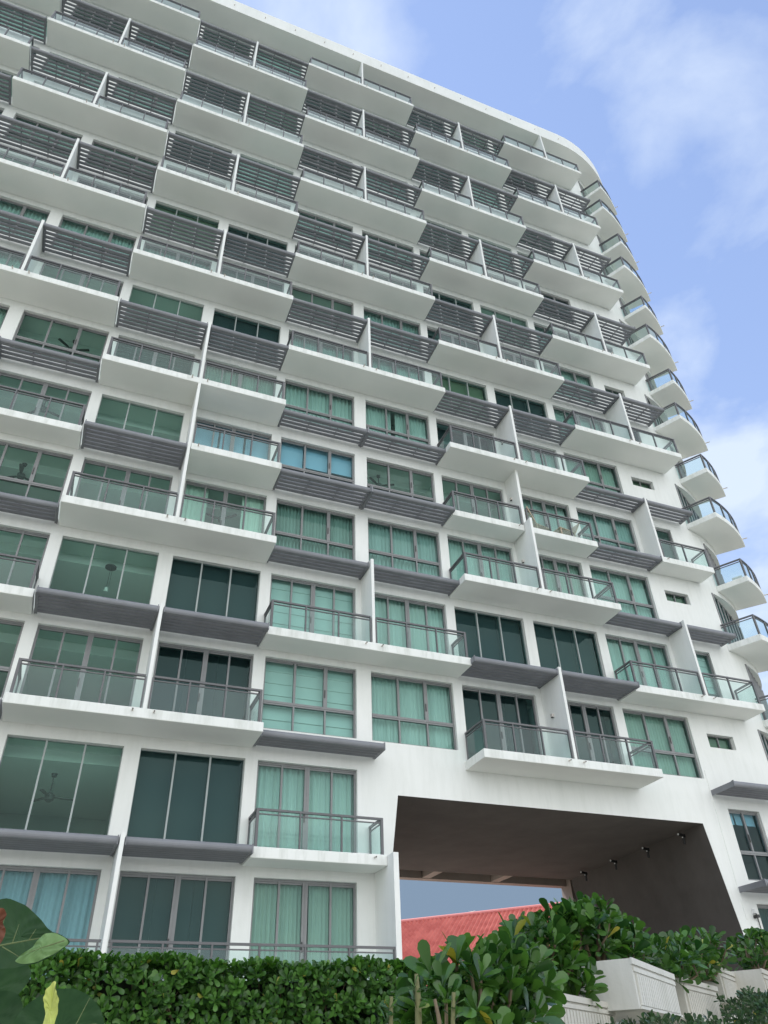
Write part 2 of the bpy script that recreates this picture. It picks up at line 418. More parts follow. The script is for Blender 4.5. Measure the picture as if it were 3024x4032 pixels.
# facade sheet with its openings cut out: per column strip, the breakpoints of every opening in it
wall = MB()
XB = sorted({-20.0, 9.0, 9.3, 20.8, 21.5, CX} | {round(o[4], 3) for o in OPEN} | {round(o[5], 3) for o in OPEN})
XB = [x for x in XB if x <= CX+1e-6]
ARCH_TOP = 6.97
def archx(z, left):
    return 9.24-(6.97-z)*.14 if left else 20.82+(6.97-z)*.13
for x0, x1 in zip(XB[:-1], XB[1:]):
    xm = (x0+x1)/2
    cuts = sorted([(o[6], o[7]) for o in OPEN if o[4]-1e-3 < xm < o[5]+1e-3])
    zc = -2.0
    in_arch = 8.44 < xm < 21.5
    if in_arch: zc = 7.9
    for a, b_ in cuts+[(ROOFZ+.02, None)]:
        if a > zc: wall.face((x0, Y, zc), (x1, Y, zc), (x1, Y, a), (x0, Y, a))
        zc = max(zc, b_ or a)
wall.face((8.44, Y, ARCH_TOP), (21.5, Y, ARCH_TOP), (21.5, Y, 7.9), (8.44, Y, 7.9))
zz = [-2, 1, 2.5, 4, 5.3, ARCH_TOP]
for a, b_ in zip(zz[:-1], zz[1:]):
    wall.face((8.44, Y, a), (archx(a, 1), Y, a), (archx(b_, 1), Y, b_), (8.44, Y, b_))
    wall.face((archx(a, 0), Y, a), (21.5, Y, a), (21.5, Y, b_), (archx(b_, 0), Y, b_))
RV = .24
for (p, b, f, kind, xl, xr, z0, z1) in OPEN:   # reveals
    wall.face((xl, Y, z0), (xl, Y+RV, z0), (xl, Y+RV, z1), (xl, Y, z1))
    wall.face((xr, Y, z0), (xr, Y, z1), (xr, Y+RV, z1), (xr, Y+RV, z0))
    wall.face((xl, Y, z1), (xl, Y+RV, z1), (xr, Y+RV, z1), (xr, Y, z1))
    wall.face((xl, Y, z0), (xr, Y, z0), (xr, Y+RV, z0), (xl, Y+RV, z0))
# curved corner: a drum whose openings are closed by flat windows set on the chord
A1 = 50.0
def curve_open(f): return (12.5 if f % 2 == 0 else 20.0) if 2 <= f <= 15 else None
for a0, a1, nn in ((0, 12.5, 4), (12.5, 20, 3), (20, 50, 12), (50, 90, 10)):
    P = arc(RW, a0, a1, nn)
    for k in range(nn):
        q0, q1 = P[k], P[k+1]; zc = -2.0
        for f in range(2, 16):
            ao = curve_open(f)
            if ao is not None and a0 >= ao-1e-6 and a1 <= A1+1e-6:
                wall.face((*q0, zc), (*q1, zc), (*q1, FZ[f]), (*q0, FZ[f])); zc = HD[f]
        wall.face((*q0, zc), (*q1, zc), (*q1, ROOFZ+.02), (*q0, ROOFZ+.02))
for f in range(2, 16):
    P = arc(RW, curve_open(f), A1, 14)
    wall.face(*[(x, y, HD[f]) for x, y in P]); wall.face(*[(x, y, FZ[f]) for x, y in P])
# sides and back
xe = CX+RW
wall.face((xe, CY, -2), (xe, 32.52, -2), (xe, 32.52, ROOFZ), (xe, CY, ROOFZ))
wall.face((-20, 32.52, -2), (9.0, 32.52, -2), (9.0, 32.52, ROOFZ), (-20, 32.52, ROOFZ))
wall.face((22.61, 32.52, -2), (xe, 32.52, -2), (xe, 32.52, ROOFZ), (22.61, 32.52, ROOFZ))
wall.face((9.0, 32.52, 7.8), (22.61, 32.52, 7.8), (22.61, 32.52, ROOFZ), (9.0, 32.52, ROOFZ))
wall.face((-20, Y, -2), (-20, 32.52, -2), (-20, 32.52, ROOFZ), (-20, Y, ROOFZ))
wall.build('facade_wall', WHITE, B)
# shallow joint between the main facade and the wing
j = MB(); j.box(21.56, 21.62, Y-.018, Y+.01, 4.0, 8.9); j.build('wall_joint', WHITE, B)
# roof ring
rf = MB()
RR, RCX = 8.25, 23.35
rp = [(-20.4, 20.27)]+[(RCX+RR*math.sin(math.radians(a)), 28.5-RR*math.cos(math.radians(a))) for a in range(0, 91, 5)]+[(RCX+RR, 33), (-20.4, 33)]
rf.prism(rp, ROOFZ, 55.2)
ro = rf.build('roof', WHITE, B)
d = MB()
for k in range(-4, 12):
    x = 1.6+1.98*k
    d.tube([(x, 20.28, 54.42), (x, 20.16, 54.40)], .028, 6)
d.build('roof_drain', PVC, ro)
# passage under the tower
ps = MB()
yb = 30.7
for a, b_ in zip(zz[:-1], zz[1:]):
    ps.face((archx(a, 1), Y+.01, a), (archx(b_, 1), Y+.01, b_), (archx(b_, 1), 32.05, b_), (archx(a, 1), 32.05, a))
    ps.face((archx(a, 0), Y+.01, a), (archx(a, 0)+.5, yb, a), (archx(b_, 0)+.5, yb, b_), (archx(b_, 0), Y+.01, b_))
ps.face((9.2, Y+.01, ARCH_TOP), (20.85, Y+.01, ARCH_TOP), (21.36, yb, ARCH_TOP), (9.2, yb, ARCH_TOP))
ps.face((9.2, yb, ARCH_TOP), (22.6, yb, ARCH_TOP), (22.6, yb, 7.75), (9.2, yb, 7.75))
ps.face((9.2, yb, 7.75), (22.6, yb, 7.75), (22.6, 32.5, 7.75), (9.2, 32.5, 7.75))
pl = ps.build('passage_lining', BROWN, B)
bm_ = MB()
for xa, xb in ((14.72, 15.1), (18.05, 18.45)):
    bm_.box(xa, xb, yb+.01, 32.05, 7.0, 7.74)
bm_.box(9.2, 21.95, 32.06, 32.5, 6.98, 7.9)
bm_.box(21.95, 22.6, 31.7, 32.5, -1, 7.74)
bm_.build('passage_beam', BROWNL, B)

# rooms behind the glass: floor slabs with a curtain pocket, back wall and party walls
rm = MB(); rw = MB()
for f in range(0, 16):
    top = FZ[f+1]-.02; ce = HD[f]+.10; cl = ce-.30
    spans = [(-19.8, 8.4), (21.7, None)] if f < 2 else [(-19.8, None)]
    for xa, xb in spans:
        front = [(xa, Y+.26)]+([(CX, Y+.26)]+arc(6.28, 4, 86, 14) if xb is None else [(xb, Y+.26)])
        back = [(30.0 if xb is None else xb, 29.5), (xa, 29.5)]
        n = front+back
        rm.face(*[(x, y, ce) for x, y in n])
        rm.face(*[(x, y, FZ[f]-.01) for x, y in n])
        x2 = 23.4 if xb is None else xb
        rm.box(xa, x2, Y+1.15, 28.3, cl, ce-.004)
        rw.face((xa, 28.32, FZ[f]), (x2, 28.32, FZ[f]), (x2, 28.32, ce), (xa, 28.32, ce))
    for p in PAIR:
        for x in (PAIR[p][2], PAIR[p][0]):
            if f < 2 and 8.3 < x < 21.6: continue
            if -19 < x: rw.box(x-.06, x+.06, Y+.30, 28.3, FZ[f]+.01, cl-.003)
rm.build('room_ceiling', INNER, B); rw.build('room_wall', INNERW, B)

# ---- what hangs behind each window
def curtain_mesh(xl, xr, y, z0, z1, amp=.03, per=.17, gap=None):
    m = MB(); n = max(6, int((xr-xl)/.035)); ph = random.uniform(0, 6); i0 = len(m.v)
    jit = [random.uniform(.5, 1.2) for _ in range(n+1)]
    for k in range(n+1):
        x = xl+(xr-xl)*k/n
        t = x*2*math.pi/per+ph+.8*math.sin(x*2.1+ph)
        o = amp*math.sin(t)*jit[k // 5*5 if k // 5*5 <= n else n]
        sw = .05*math.sin(x*1.7+ph)
        m.v += [(x+sw*.6, y+o*1.25, z0), (x+sw*.2, y+o, (z0+z1)/2), (x, y+o*.55, z1)]
    for k in range(n):
        if gap and gap[0] < (k+.5)/n < gap[1]: continue
        a = i0+3*k
        m.f += [(a, a+3, a+4, a+1), (a+1, a+4, a+5, a+2)]
    return m
COVER = {  # (pair, bay, floor): how the window is dressed, dark rooms by a dark sheet, read from the photograph
    (1, 0, 0): 'curtain_blue', (1, 1, 0): 'shade', (2, 0, 0): 'curtain_gap',
    (1, 0, 1): 'room', (1, 1, 1): 'shade', (2, 0, 1): 'curtain',
    (1, 0, 2): 'room', (1, 1, 2): 'shade_dim_room', (2, 0, 2): 'roman', (2, 1, 2): 'curtain', (3, 0, 2): 'shade_dim_room', (3, 1, 2): 'shade_dim_room', (4, 0, 2): 'curtain',
    (1, 0, 3): 'room', (1, 1, 3): 'shade', (2, 0, 3): 'roman', (2, 1, 3): 'curtain', (3, 0, 3): 'shade', (3, 1, 3): 'shade', (4, 0, 3): 'curtain', (4, 1, 3): 'roman_half',
    (1, 0, 4): 'room', (1, 1, 4): 'sides', (2, 0, 4): 'curtain_grey', (2, 1, 4): 'curtain', (3, 0, 4): 'curtain', (3, 1, 4): 'curtain', (4, 0, 4): 'curtain',
    (1, 0, 5): 'room', (1, 1, 5): 'half_blue', (2, 0, 5): 'half_blue', (2, 1, 5): 'room', (3, 0, 5): 'room', (3, 1, 5): 'curtain_gap', (4, 0, 5): 'curtain', (4, 1, 5): 'room',
    (1, 0, 6): 'slats', (1, 1, 6): 'curtain', (2, 0, 6): 'curtain', (2, 1, 6): 'curtain_gap', (3, 0, 6): 'shade_dim_room', (3, 1, 6): 'curtain', (4, 0, 6): 'curtain',
    (1, 0, 7): 'room', (1, 1, 7): 'shade', (2, 0, 7): 'curtain', (2, 1, 7): 'curtain', (3, 0, 7): 'olive', (3, 1, 7): 'shade', (4, 0, 7): 'curtain',
    (1, 0, 8): 'curtain', (1, 1, 8): 'slats', (2, 0, 8): 'room', (2, 1, 8): 'curtain', (3, 0, 8): 'shade_dim_room', (3, 1, 8): 'shade_dim_room', (4, 0, 8): 'curtain',
    (1, 0, 9): 'olive', (1, 1, 9): 'shade', (2, 0, 9): 'slats', (2, 1, 9): 'curtain', (2, 0, 10): 'curtain', (2, 1, 10): 'curtain',
    (0, 0, 2): 'room', (0, 1, 2): 'room', (0, 0, 3): 'room', (0, 1, 3): 'room', (0, 1, 4): 'room', (0, 0, 4): 'room', (0, 0, 5): 'room', (0, 1, 5): 'room', (0, 0, 6): 'curtain', (0, 1, 6): 'room',
    (0, 0, 8): 'curtain', (0, 1, 8): 'curtain', (0, 0, 10): 'curtain', (0, 1, 10): 'room', (0, 0, 7): 'curtain', (0, 1, 7): 'room',
    (0, 0, 12): 'curtain', (0, 1, 12): 'curtain', (4, 2, 1): 'half_blue', (4, 2, 0): 'shade_dim_room',
}
DEF = ['shade', 'curtain', 'slats', 'room', 'shade_dim_room', 'curtain']
def make_window(p, b, f, kind, xl, xr, z0, z1):
    yF = Y+.12
    fr = MB()
    W_ = xr-xl
    cov = COVER.get((p, b, f)) or (DEF[(p*5+b*3+f*7) % 6] if kind not in ('small',) else 'olive')
    t = .062; dp = .10
    names = {'door': 'glass_door', 'picture': 'picture_window', 'casement': 'casement_window', 'small': 'small_window', 'narrow': 'narrow_glass_door', 'wing': 'wing_window'}
    def rect(x0, x1, za, zb, tt, y0=yF, y1=yF+dp):
        fr.box(x0, x0+tt, y0, y1, za, zb); fr.box(x1-tt, x1, y0, y1, za, zb)
        fr.box(x0+tt, x1-tt, y0, y1, zb-tt, zb); fr.box(x0+tt, x1-tt, y0, y1, za, za+tt)
    hnd = MB()
    if kind == 'picture':
        rect(xl, xr, z0, z1, .022)
        for k in (1, 2):
            x = xl+W_*k/3; fr.box(x-.024, x+.024, yF-.01, yF+dp, z0+.022, z1-.022)
    elif kind == 'door':
        rect(xl, xr, z0, z1, t)
        for k, hw in ((.25, .028), (.5, .075), (.75, .028)):
            x = xl+W_*k; fr.box(x-hw, x+hw, yF-.012, yF+dp-.01, z0+t, z1-t)
            if hw > .05: fr.box(x-.008, x+.008, yF-.022, yF-.012, z0+t, z1-t)
        for s_ in (0, 2):
            xa = xl+W_*.25*(1+s_*.5)
            fr.box(xl+t+.002 if s_ == 0 else xl+W_*.5+.076, xl+W_*.5-.076 if s_ == 0 else xr-t-.002, yF+.02, yF+dp-.02, z1-t-.05, z1-t-.002)
        hx = xl+W_*.5-.055; hnd.box(hx-.012, hx+.012, yF-.045, yF-.013, z0+.98, z0+1.22)
    elif kind in ('casement', 'wing'):
        n = 3 if kind == 'casement' else 2
        rect(xl, xr, z0, z1, t)
        zt = z0+(z1-z0)*(.375 if kind == 'casement' else .39)
        fr.box(xl+t, xr-t, yF-.01, yF+dp-.01, zt-.062, zt+.062)
        fr.box(xl+t, xr-t, yF-.022, yF-.0101, zt-.012, zt+.004)
        for k in range(1, n):
            x = xl+W_*k/n; hw = .062 if k == n-1 and n == 3 else .036
            fr.box(x-hw, x+hw, yF-.014, yF+dp-.012, zt+.064, z1-t)
            fr.box(x-.026, x+.026, yF-.014, yF+dp-.012, z0+t, zt-.064)
        for k in range(n):
            xa = xl+W_*k/n+.07; xb = xl+W_*(k+1)/n-.07
            fr.box(xa, xb, yF+.02, yF+dp-.02, z1-t-.042, z1-t-.002)
        hx = xl+W_*(n-1)/n-.02; hnd.box(hx-.012, hx+.012, yF-.04, yF-.015, zt+.36, zt+.62)
    elif kind == 'small':
        rect(xl, xr, z0, z1, .035, yF+.05, yF+dp+.04); x = xl+W_*.5; fr.box(x-.018, x+.018, yF+.04, yF+dp+.03, z0+.035, z1-.035)
    else:
        rect(xl, xr, z0, z1, .085)
    wo = fr.build(names[kind], PALEF if kind == 'picture' else FRAME, B)
    if hnd.v: hnd.build('handle', BLACK, wo)
    gl = MB(); yg = yF+.055 if kind != 'small' else yF+.10
    gl.face((xl+.01, yg, z0+.01), (xr-.01, yg, z0+.01), (xr-.01, yg, z1-.01), (xl+.01, yg, z1-.01))
    gm = GLASS
    if cov in ('room', 'sides'): gm = RMGLASS
    if cov.startswith('shade'): gm = DGLASS
    if 'blue' in cov: gm = BGLASS
    gl.build('pane', gm, wo)
    yc = Y+.34; za, zb = z0+.02, z1+.06; xa, xb = xl-.03, xr+.03
    if cov.startswith('curtain'):
        gap = None
        if cov == 'curtain_gap': c_ = random.uniform(.35, .6); gap = (c_, c_+.06)
        m = curtain_mesh(xa, xb, yc+.05, za, zb, random.uniform(.075, .10), random.uniform(.12, .18), gap)
        m.build('curtain', CURT2 if 'grey' in cov else (CURT, CURT, CURT3, CURT4)[(p*7+b*5+f*3) % 4], wo, smooth=True)
    elif cov == 'sides':
        for a_, b_ in ((xa, xl+W_*.3), (xr-W_*.28, xb)):
            curtain_mesh(a_, b_, yc+.03, za, zb).build('curtain', CURT, wo, smooth=True)
    elif cov.startswith('roman'):
        m = MB(); n = 6; lo = za if cov == 'roman' else za+(zb-za)*.32
        for k in range(n):
            a_ = lo+(zb-lo)*k/n; b_ = lo+(zb-lo)*(k+1)/n
            m.face((xa, yc-.02, a_), (xb, yc-.02, a_), (xb, yc+.012, b_), (xa, yc+.012, b_))
            m.face((xa, yc+.012, b_), (xb, yc+.012, b_), (xb, yc-.02, b_+.004), (xa, yc-.02, b_+.004))
        m.build('roman_blind', BLINDW, wo)
    elif cov in ('shade', 'shade_dim_room', 'olive', 'half_blue'):
        m = MB()
        if cov == 'half_blue':
            for k in range(3):
                c0 = xl+W_*k/3+.05; c1 = xl+W_*(k+1)/3-.03; lo = z0+(z1-z0)*random.choice((.50, .54, .56)) if kind != 'wing' else z1-.42
                m.face((c0, yc, lo), (c1, yc, lo), (c1, yc, zb), (c0, yc, zb)); m.box(c0, c1, yc-.012, yc+.012, lo-.03, lo)
            m.build('roller_or_dark_sheet', SHADEB, wo)
        else:
            yy = yc+.0 if cov != 'shade_dim_room' else yc+.25
            n = 3
            for k in range(n):
                c0 = xl+W_*k/n-.02; c1 = xl+W_*(k+1)/n-.025
                lo = za+random.choice((0, 0, 0, .06))
                m.face((c0, yy+.01*(k % 2), lo), (c1, yy+.01*(k % 2), lo), (c1, yy+.01*(k % 2), zb), (c0, yy+.01*(k % 2), zb))
            m.build('roller_or_dark_sheet', SHADEG if cov == 'olive' else SHADE, wo)  # the dark sheet also stands in for the gloom of unlit rooms
    elif cov == 'slats':
        m = MB(); n = int((zb-za)/.11)
        for k in range(n):
            z = za+(zb-za)*k/n
            m.face((xa, yc-.02, z), (xb, yc-.02, z), (xb, yc+.035, z+.075), (xa, yc+.035, z+.075))
        m.build('slatted_blind', SLAT, wo)
    return wo
for o in OPEN: make_window(*o)
# curved corner windows, flat on the chord
for f in range(2, 16):
    a0 = curve_open(f)
    P = [Vector((*arc(RW, a, a, 1)[0], 0)) for a in (a0, A1)]
    z0, z1 = FZ[f]+.01, HD[f]-.01
    dv = P[1]-P[0]; nrm = Vector((dv.y, -dv.x, 0)).normalized()
    fr = MB()
    def pt(t, z, o=0): q = P[0]+dv*t+nrm*o; return (q.x, q.y, z)
    for t in (.01, .17, .34, .5, .66, .83, .99):
        fr.obox(pt(t, z0), pt(t, z1), .09, .07)
    fr.obox(pt(0, z0+.03), pt(1, z0+.03), .07, .06); fr.obox(pt(0, z1-.03), pt(1, z1-.03), .07, .06)
    wo = fr.build('corner_window', FRAME, B)
    gl = MB(); gl.face(pt(0, z0, -.01), pt(1, z0, -.01), pt(1, z1, -.01), pt(0, z1, -.01)); gl.build('pane', DGLASS, wo)
    if f in (2, 4, 6, 7, 9, 11):
        cm = MB(); n = 46
        for k in range(n+1):
            t = .03+.5*k/n; o = -.22+.035*math.sin(k*1.15)
            cm.v += [pt(t, z0, o), pt(t, z1, o)]
        cm.f = [(2*k, 2*k+2, 2*k+3, 2*k+1) for k in range(n)]
        cm.build('curtain', CURT, wo, smooth=True)

# ---- balconies
TH = .28
def yfront(f): return {1: 20.55, 3: 20.50, 5: 20.62}.get(f, 20.22)
RT = .97
def railing(path, posts, zf, parent, corner=()):
    """path: plan polyline of the balustrade; posts: plan points"""
    r = MB()
    r.ribbon(path, zf+RT-.055, zf+RT, .075); r.ribbon(path, zf+RT-.155, zf+RT-.125, .04)
    for q in posts:
        h = .038 if q in corner else .022
        r.box(q[0]-h, q[0]+h, q[1]-.035, q[1]+.035, zf, zf+RT-.056)
    ro_ = r.build('railing', RAILM, parent)
    gm = MB()
    for a, b_ in zip(path[:-1], path[1:]):
        gm.face((a[0], a[1], zf+.03), (b_[0], b_[1], zf+.03), (b_[0], b_[1], zf+RT-.156), (a[0], a[1], zf+RT-.156))
    gm.build('glass_panel', RGLASS, parent)
    return ro_
def lerp(a, b, t): return a+(b-a)*t
def divider(parent, x, yf, z0, z1, th=.10):
    m = MB(); m.box(x-th/2, x+th/2, yf+.004, Y-.003, z0, z1); m.build('divider', WHITE, parent)
def spouts(parent, x, yf, zf, one=False):
    m = MB()
    for s_ in ((-.3, .26) if not one else (one,)):
        m.tube([(x+s_, yf+.05, zf-.085), (x+s_, yf-.13, zf-.10)], .026, 8)
    m.build('drain_spout', PVC, parent)
    m2 = MB()
    for s_ in ((-.3, .26) if not one else (one,)):
        m2.tube([(x+s_, yf-.1305, zf-.10), (x+s_, yf-.134, zf-.1003)], .019, 8)
    m2.build('spout_mouth', BLACK, parent)
def slab(x0, x1, yf, zf):
    m = MB(); m.box(x0, x1, yf, Y-.002, zf-TH, zf)
    o = m.build('balcony', SLABW, B)
    bv = o.modifiers.new('soft_edge', 'BEVEL'); bv.width = .018; bv.segments = 2
    return o
def rail_half(xa, xb, yf, zf, parent, left_ret, right_ret, n=3):
    y = yf+.06
    path = []
    if left_ret: path.append((xa, Y-.02))
    path += [(xa, y), (xb, y)]
    if right_ret: path.append((xb, Y-.02))
    posts = [(lerp(xa, xb, k/n), y) for k in range(n+1)]
    if left_ret: posts.append((xa, Y-.05))
    if right_ret: posts.append((xb, Y-.05))
    cs = [posts[0]]*bool(left_ret)+[posts[n]]*bool(right_ret)
    railing(path, posts, zf, parent, cs)
def double_balcony(p, f, top, div=True):
    x0, x1, xd, _ = PAIR[p]; yf = yfront(f); zf = FZ[f]
    if p == 3 and f == 2: xd = 15.0
    o = slab(x0, x1, yf, zf)
    rail_half(x0+.13, xd-.10, yf, zf, o, True, False, 3)
    rail_half(xd+.10, x1-.13, yf, zf, o, False, True, 2 if p == 4 else 3)
    if div: divider(o, xd, yf, zf-.002, top)
    spouts(o, xd, yf, zf)
    return o
def sunshade(xa, xb, lvl, yf, end_l=True, end_r=True):
    zt = FZ[lvl]-.03
    m = MB()
    # rounded front tube, oval in section
    def blade(mb, y, z, w_, h_, n=10):
        i = len(mb.v)
        for x in (xa, xb):
            for k in range(n):
                t = 2*math.pi*k/n
                mb.v.append((x, y+math.cos(t)*w_/2, z+math.sin(t)*h_/2))
        for k in range(n): mb.f.append((i+k, i+(k+1) % n, i+n+(k+1) % n, i+n+k))
        mb.f.append(tuple(i+k for k in range(n))[::-1]); mb.f.append(tuple(i+n+k for k in range(n)))
    blade(m, yf+.075, zt-.095, .15, .20, 16)
    for xx in (xa+.015, xb-.015): m.box(xx-.014, xx+.014, yf-.012, yf+.056, zt-.205, zt+.01)
    for xx in (xa+.03, xb-.03): m.box(xx-.03, xx+.03, yf+.057, Y-.004, zt-.19, zt-.03)
    if xb-xa > 2.6:
        for k in (1, 2):
            xx = lerp(xa, xb, k/3); m.box(xx-.018, xx+.018, yf+.056, Y-.004, zt-.085, zt-.04)
    for xx in (xa-.014, xb+.002): m.box(xx, xx+.012, yf+.03, Y-.003, zt-.205, zt-.02)
    o = m.build('sunshade', LOUV, B)
    sl = MB(); dep = Y-yf-.14; n = max(4, round(dep/.205))
    for k in range(n):
        blade(sl, yf+.17+k*(dep-.06)/(n-.5), zt-.125, .118, .15)
    sl.build('louvre', LOUV, o)
    return o
def yshade(l): return 20.64 if l % 2 == 0 and l <= 6 else 20.25

for p in (-1, 1, 3):
    for f in floors(p):
        if f % 2: continue
        if p == 3 and f < 2: continue
        if p == 1 and f == 0: continue
        x0, x1, xd, _ = PAIR[p]
        if (p, f) == (1, 4): o = double_balcony(p, f, FZ[6]-TH)
        elif (p, f) == (3, 4): o = double_balcony(p, f, FZ[5]+.12)
        else: o = double_balcony(p, f, FZ[f+1]+.04)
        if (p, f) == (3, 4): continue
        xd2 = 15.0 if (p, f) == (3, 2) else xd
        sunshade(x0+.04, xd2-.08, f+1, yshade(f+1))
        if (p, f) != (1, 4): sunshade(xd2+.08, x1-.04, f+1, yshade(f+1))
sunshade(PAIR[1][0]+.04, 1.31, 1, 20.25); sunshade(1.47, 4.62, 1, 20.25)
sunshade(-5.4, -2.12, 1, 20.25)
for p in (0, 2, 4):
    for f in floors(p):
        if f % 2 == 0: continue
        if p == 2 and f in (1, 5): continue
        if p == 4 and f in (1, 5): continue
        if p == 0 and f == 1: continue
        top = ROOFZ if f == 15 else FZ[f+1]+.04
        double_balcony(p, f, top)
        if f < 15:
            x0, x1, xd, _ = PAIR[p]
            sunshade(x0+.04, xd-.08, f+1, yshade(f+1)); sunshade(xd+.08, x1-.04, f+1, yshade(f+1))
# irregular ones
o = slab(1.46, 4.66, 20.22, FZ[5]); rail_half(1.52, 4.53, 20.22, FZ[5], o, False, True, 3); spouts(o, 1.39, 20.22, FZ[5], one=.3)
o = slab(11.62, 14.85, 20.62, FZ[5]); rail_half(11.75, 14.78, 20.62, FZ[5], o, True, False, 3); divider(o, 14.92, 20.62, FZ[5]+.13, FZ[6]-TH, .12); spouts(o, 14.85, 20.62, FZ[5], one=-.25)
o = slab(15.03, 18.36, 20.62, FZ[5]); rail_half(15.1, 18.23, 20.62, FZ[5], o, False, True, 3)
o = slab(21.66, 24.48, 20.62, FZ[5]); rail_half(21.85, 24.35, 20.62, FZ[5], o, False, True, 2); divider(o, 21.72, 20.62, FZ[5]-.002, FZ[6]+.03); spouts(o, 21.75, 20.62, FZ[5], one=.2)
sunshade(18.4, 21.62, 5, 20.6)
sunshade(18.4, 21.64, 6, 20.64); sunshade(21.8, 24.4, 6, 20.64)
sunshade(4.7, 8.14, 6, 20.64); sunshade(8.2, 11.62, 6, 20.64)
sunshade(4.7, 8.14, 5, 20.4); sunshade(8.2, 11.62, 5, 20.4)
for l_, y_ in ((5, 20.4), (6, 20.64)):
    bk = MB(); bk.box(8.145, 8.195, y_-.05, Y-.004, FZ[l_]-.26, FZ[l_]+.02); bk.build('shade_bracket', LOUV, B)
sunshade(4.7, 8.5, 2, 20.64)
o = slab(4.62, 8.42, 20.55, FZ[1]); rail_half(4.75, 8.3, 20.55, FZ[1], o, True, True, 3); spouts(o, 8.3, 20.55, FZ[1], one=-.25)
sunshade(21.6, 25.0, 2, 20.4); sunshade(21.6, 25.0, 1, 20.35)
sunshade(-5.4, -2.12, 2, 20.64); sunshade(-8.95, -5.6, 2, 20.64)
# ground-floor terrace
tr = MB(); tr.box(-20, 8.56, 20.05, Y-.002, -2, FZ[0]); o = tr.build('terrace', SLABW, B)
railing([(-5.4, 20.22), (1.31, 20.22)], [(-5.4, 20.22)]+[(1.24-1.12*k, 20.22) for k in range(6)], FZ[0], o)
railing([(1.47, 20.22), (8.45, 20.22)], [(1.54+1.13*k, 20.22) for k in range(6)]+[(8.4, 20.22)], FZ[0], o)
divider(o, 1.39, 20.12, FZ[0]-.002, FZ[1]+.02); divider(o, 8.5, 20.12, FZ[0]-.002, FZ[1]-.02, .15); divider(o, -5.52, 20.12, FZ[0]-.002, FZ[1]+.02)

# curved corner balconies on every floor
for f in range(3, 16):
    even = f % 2 == 0; zf = FZ[f]
    a_w, a_o = (11.0, 13.6) if even else (18.1, 19.7)
    n = 18; AE = 38.8
    outer = arc(RB, a_o, AE, n); inner = arc(RW, AE, a_w, n)
    m = MB(); m.prism(outer+inner, zf-TH, zf)
    o = m.build('corner_balcony', SLABW, B)
    bv = o.modifiers.new('soft_edge', 'BEVEL'); bv.width = .015; bv.limit_method = 'ANGLE'; bv.angle_limit = 1.0
    a_o2 = a_o+.7; ro_arc = arc(RB-.07, a_o2, AE-.6, n)
    wl = arc(RW, a_w+.4, a_w+.4, 1)[0]; wr = arc(RW, AE-.4, AE-.4, 1)[0]
    path = [wl]+ro_arc+[wr]
    posts = [ro_arc[k] for k in (0, 5, 10, 14, 18)]+[(lerp(wl[0], ro_arc[0][0], .1), lerp(wl[1], ro_arc[0][1], .1))]
    railing(path, posts, zf, o, (posts[0],))
    sp = MB(); q = Vector((*arc(RB, AE-3.5, AE-3.5, 1)[0], 0)); nn = Vector((q.x-CX, q.y-CY, 0)).normalized()
    sp.tube([q-nn*.05+Vector((0, 0, zf-.09)), q+nn*.22+Vector((0, 0, zf-.11))], .028, 8); sp.build('drain_spout', PVC, o)

# small square wall lights on dividers
def little(name, label, cat, x, y, z, group=None, s_=.055, mtl=PVC):
    r_ = empty(name, (x, y, z)); tag(r_, label, cat, group)
    m = MB(); m.box(-s_*.7, s_*.7, -s_, s_, -s_, s_); m.build('housing', mtl, r_)
    m = MB(); m.box(-s_*.5, s_*.5, -s_*.8, s_*.8, -s_*1.25, -s_-.001); m.build('lens', BLACK, r_)
for (x, y, z, lb) in ((14.90, 21.0, FZ[2]+1.75, 'small square wall light on the divider above the lowest right-hand balcony'),
                      (14.83, 21.1, FZ[4]+1.75, 'small square wall light on the divider below the pair of single balconies'),
                      (14.83, 21.2, FZ[5]+1.75, 'small square wall light on the divider of the single balcony with wooden loungers'),
                      (14.85, 21.2, FZ[6]+1.75, 'small square wall light on the divider one floor above the single balconies')):
    little('wall_light', lb, 'wall light', x, y, z, 'square lights on the balcony dividers')

# spotlights on the passage wall
for k, (yy, lb) in enumerate(((22.6, 'black twin spotlight on the passage wall nearest the opening'), (24.65, 'black twin spotlight on the passage wall, second from the opening'),
                              (26.7, 'black twin spotlight on the passage wall, third from the opening'), (28.8, 'black twin spotlight on the passage wall furthest inside'))):
    x = 20.80
    sp = empty('spotlight', (x, yy, 6.80)); sp.scale = (.82, .82, .82); tag(sp, lb, 'spotlight', 'spotlights along the passage wall')
    m = MB(); m.box(-.06, .02, -.07, .07, -.07, .07); m.build('bracket', BLACK, sp)
    m = MB(); m.tube([(-.05, 0, .02), (-.34, -.05, .05)], .068, 12); lh = m.build('lamp_head', BLACK, sp)
    m = MB(); m.tube([(-.341, -.05, .05), (-.346, -.051, .0505)], .05, 12); m.build('lens', CHAIRW, lh)
    m = MB(); m.tube([(-.05, 0, -.05), (-.02, .06, -.32)], .055, 12); lh2 = m.build('lamp_head', BLACK, sp)
    m = MB(); m.tube([(-.105, -.02, -.06), (-.12, -.025, -.062)], .03, 10); m.build('lens', CHAIRW, lh2)

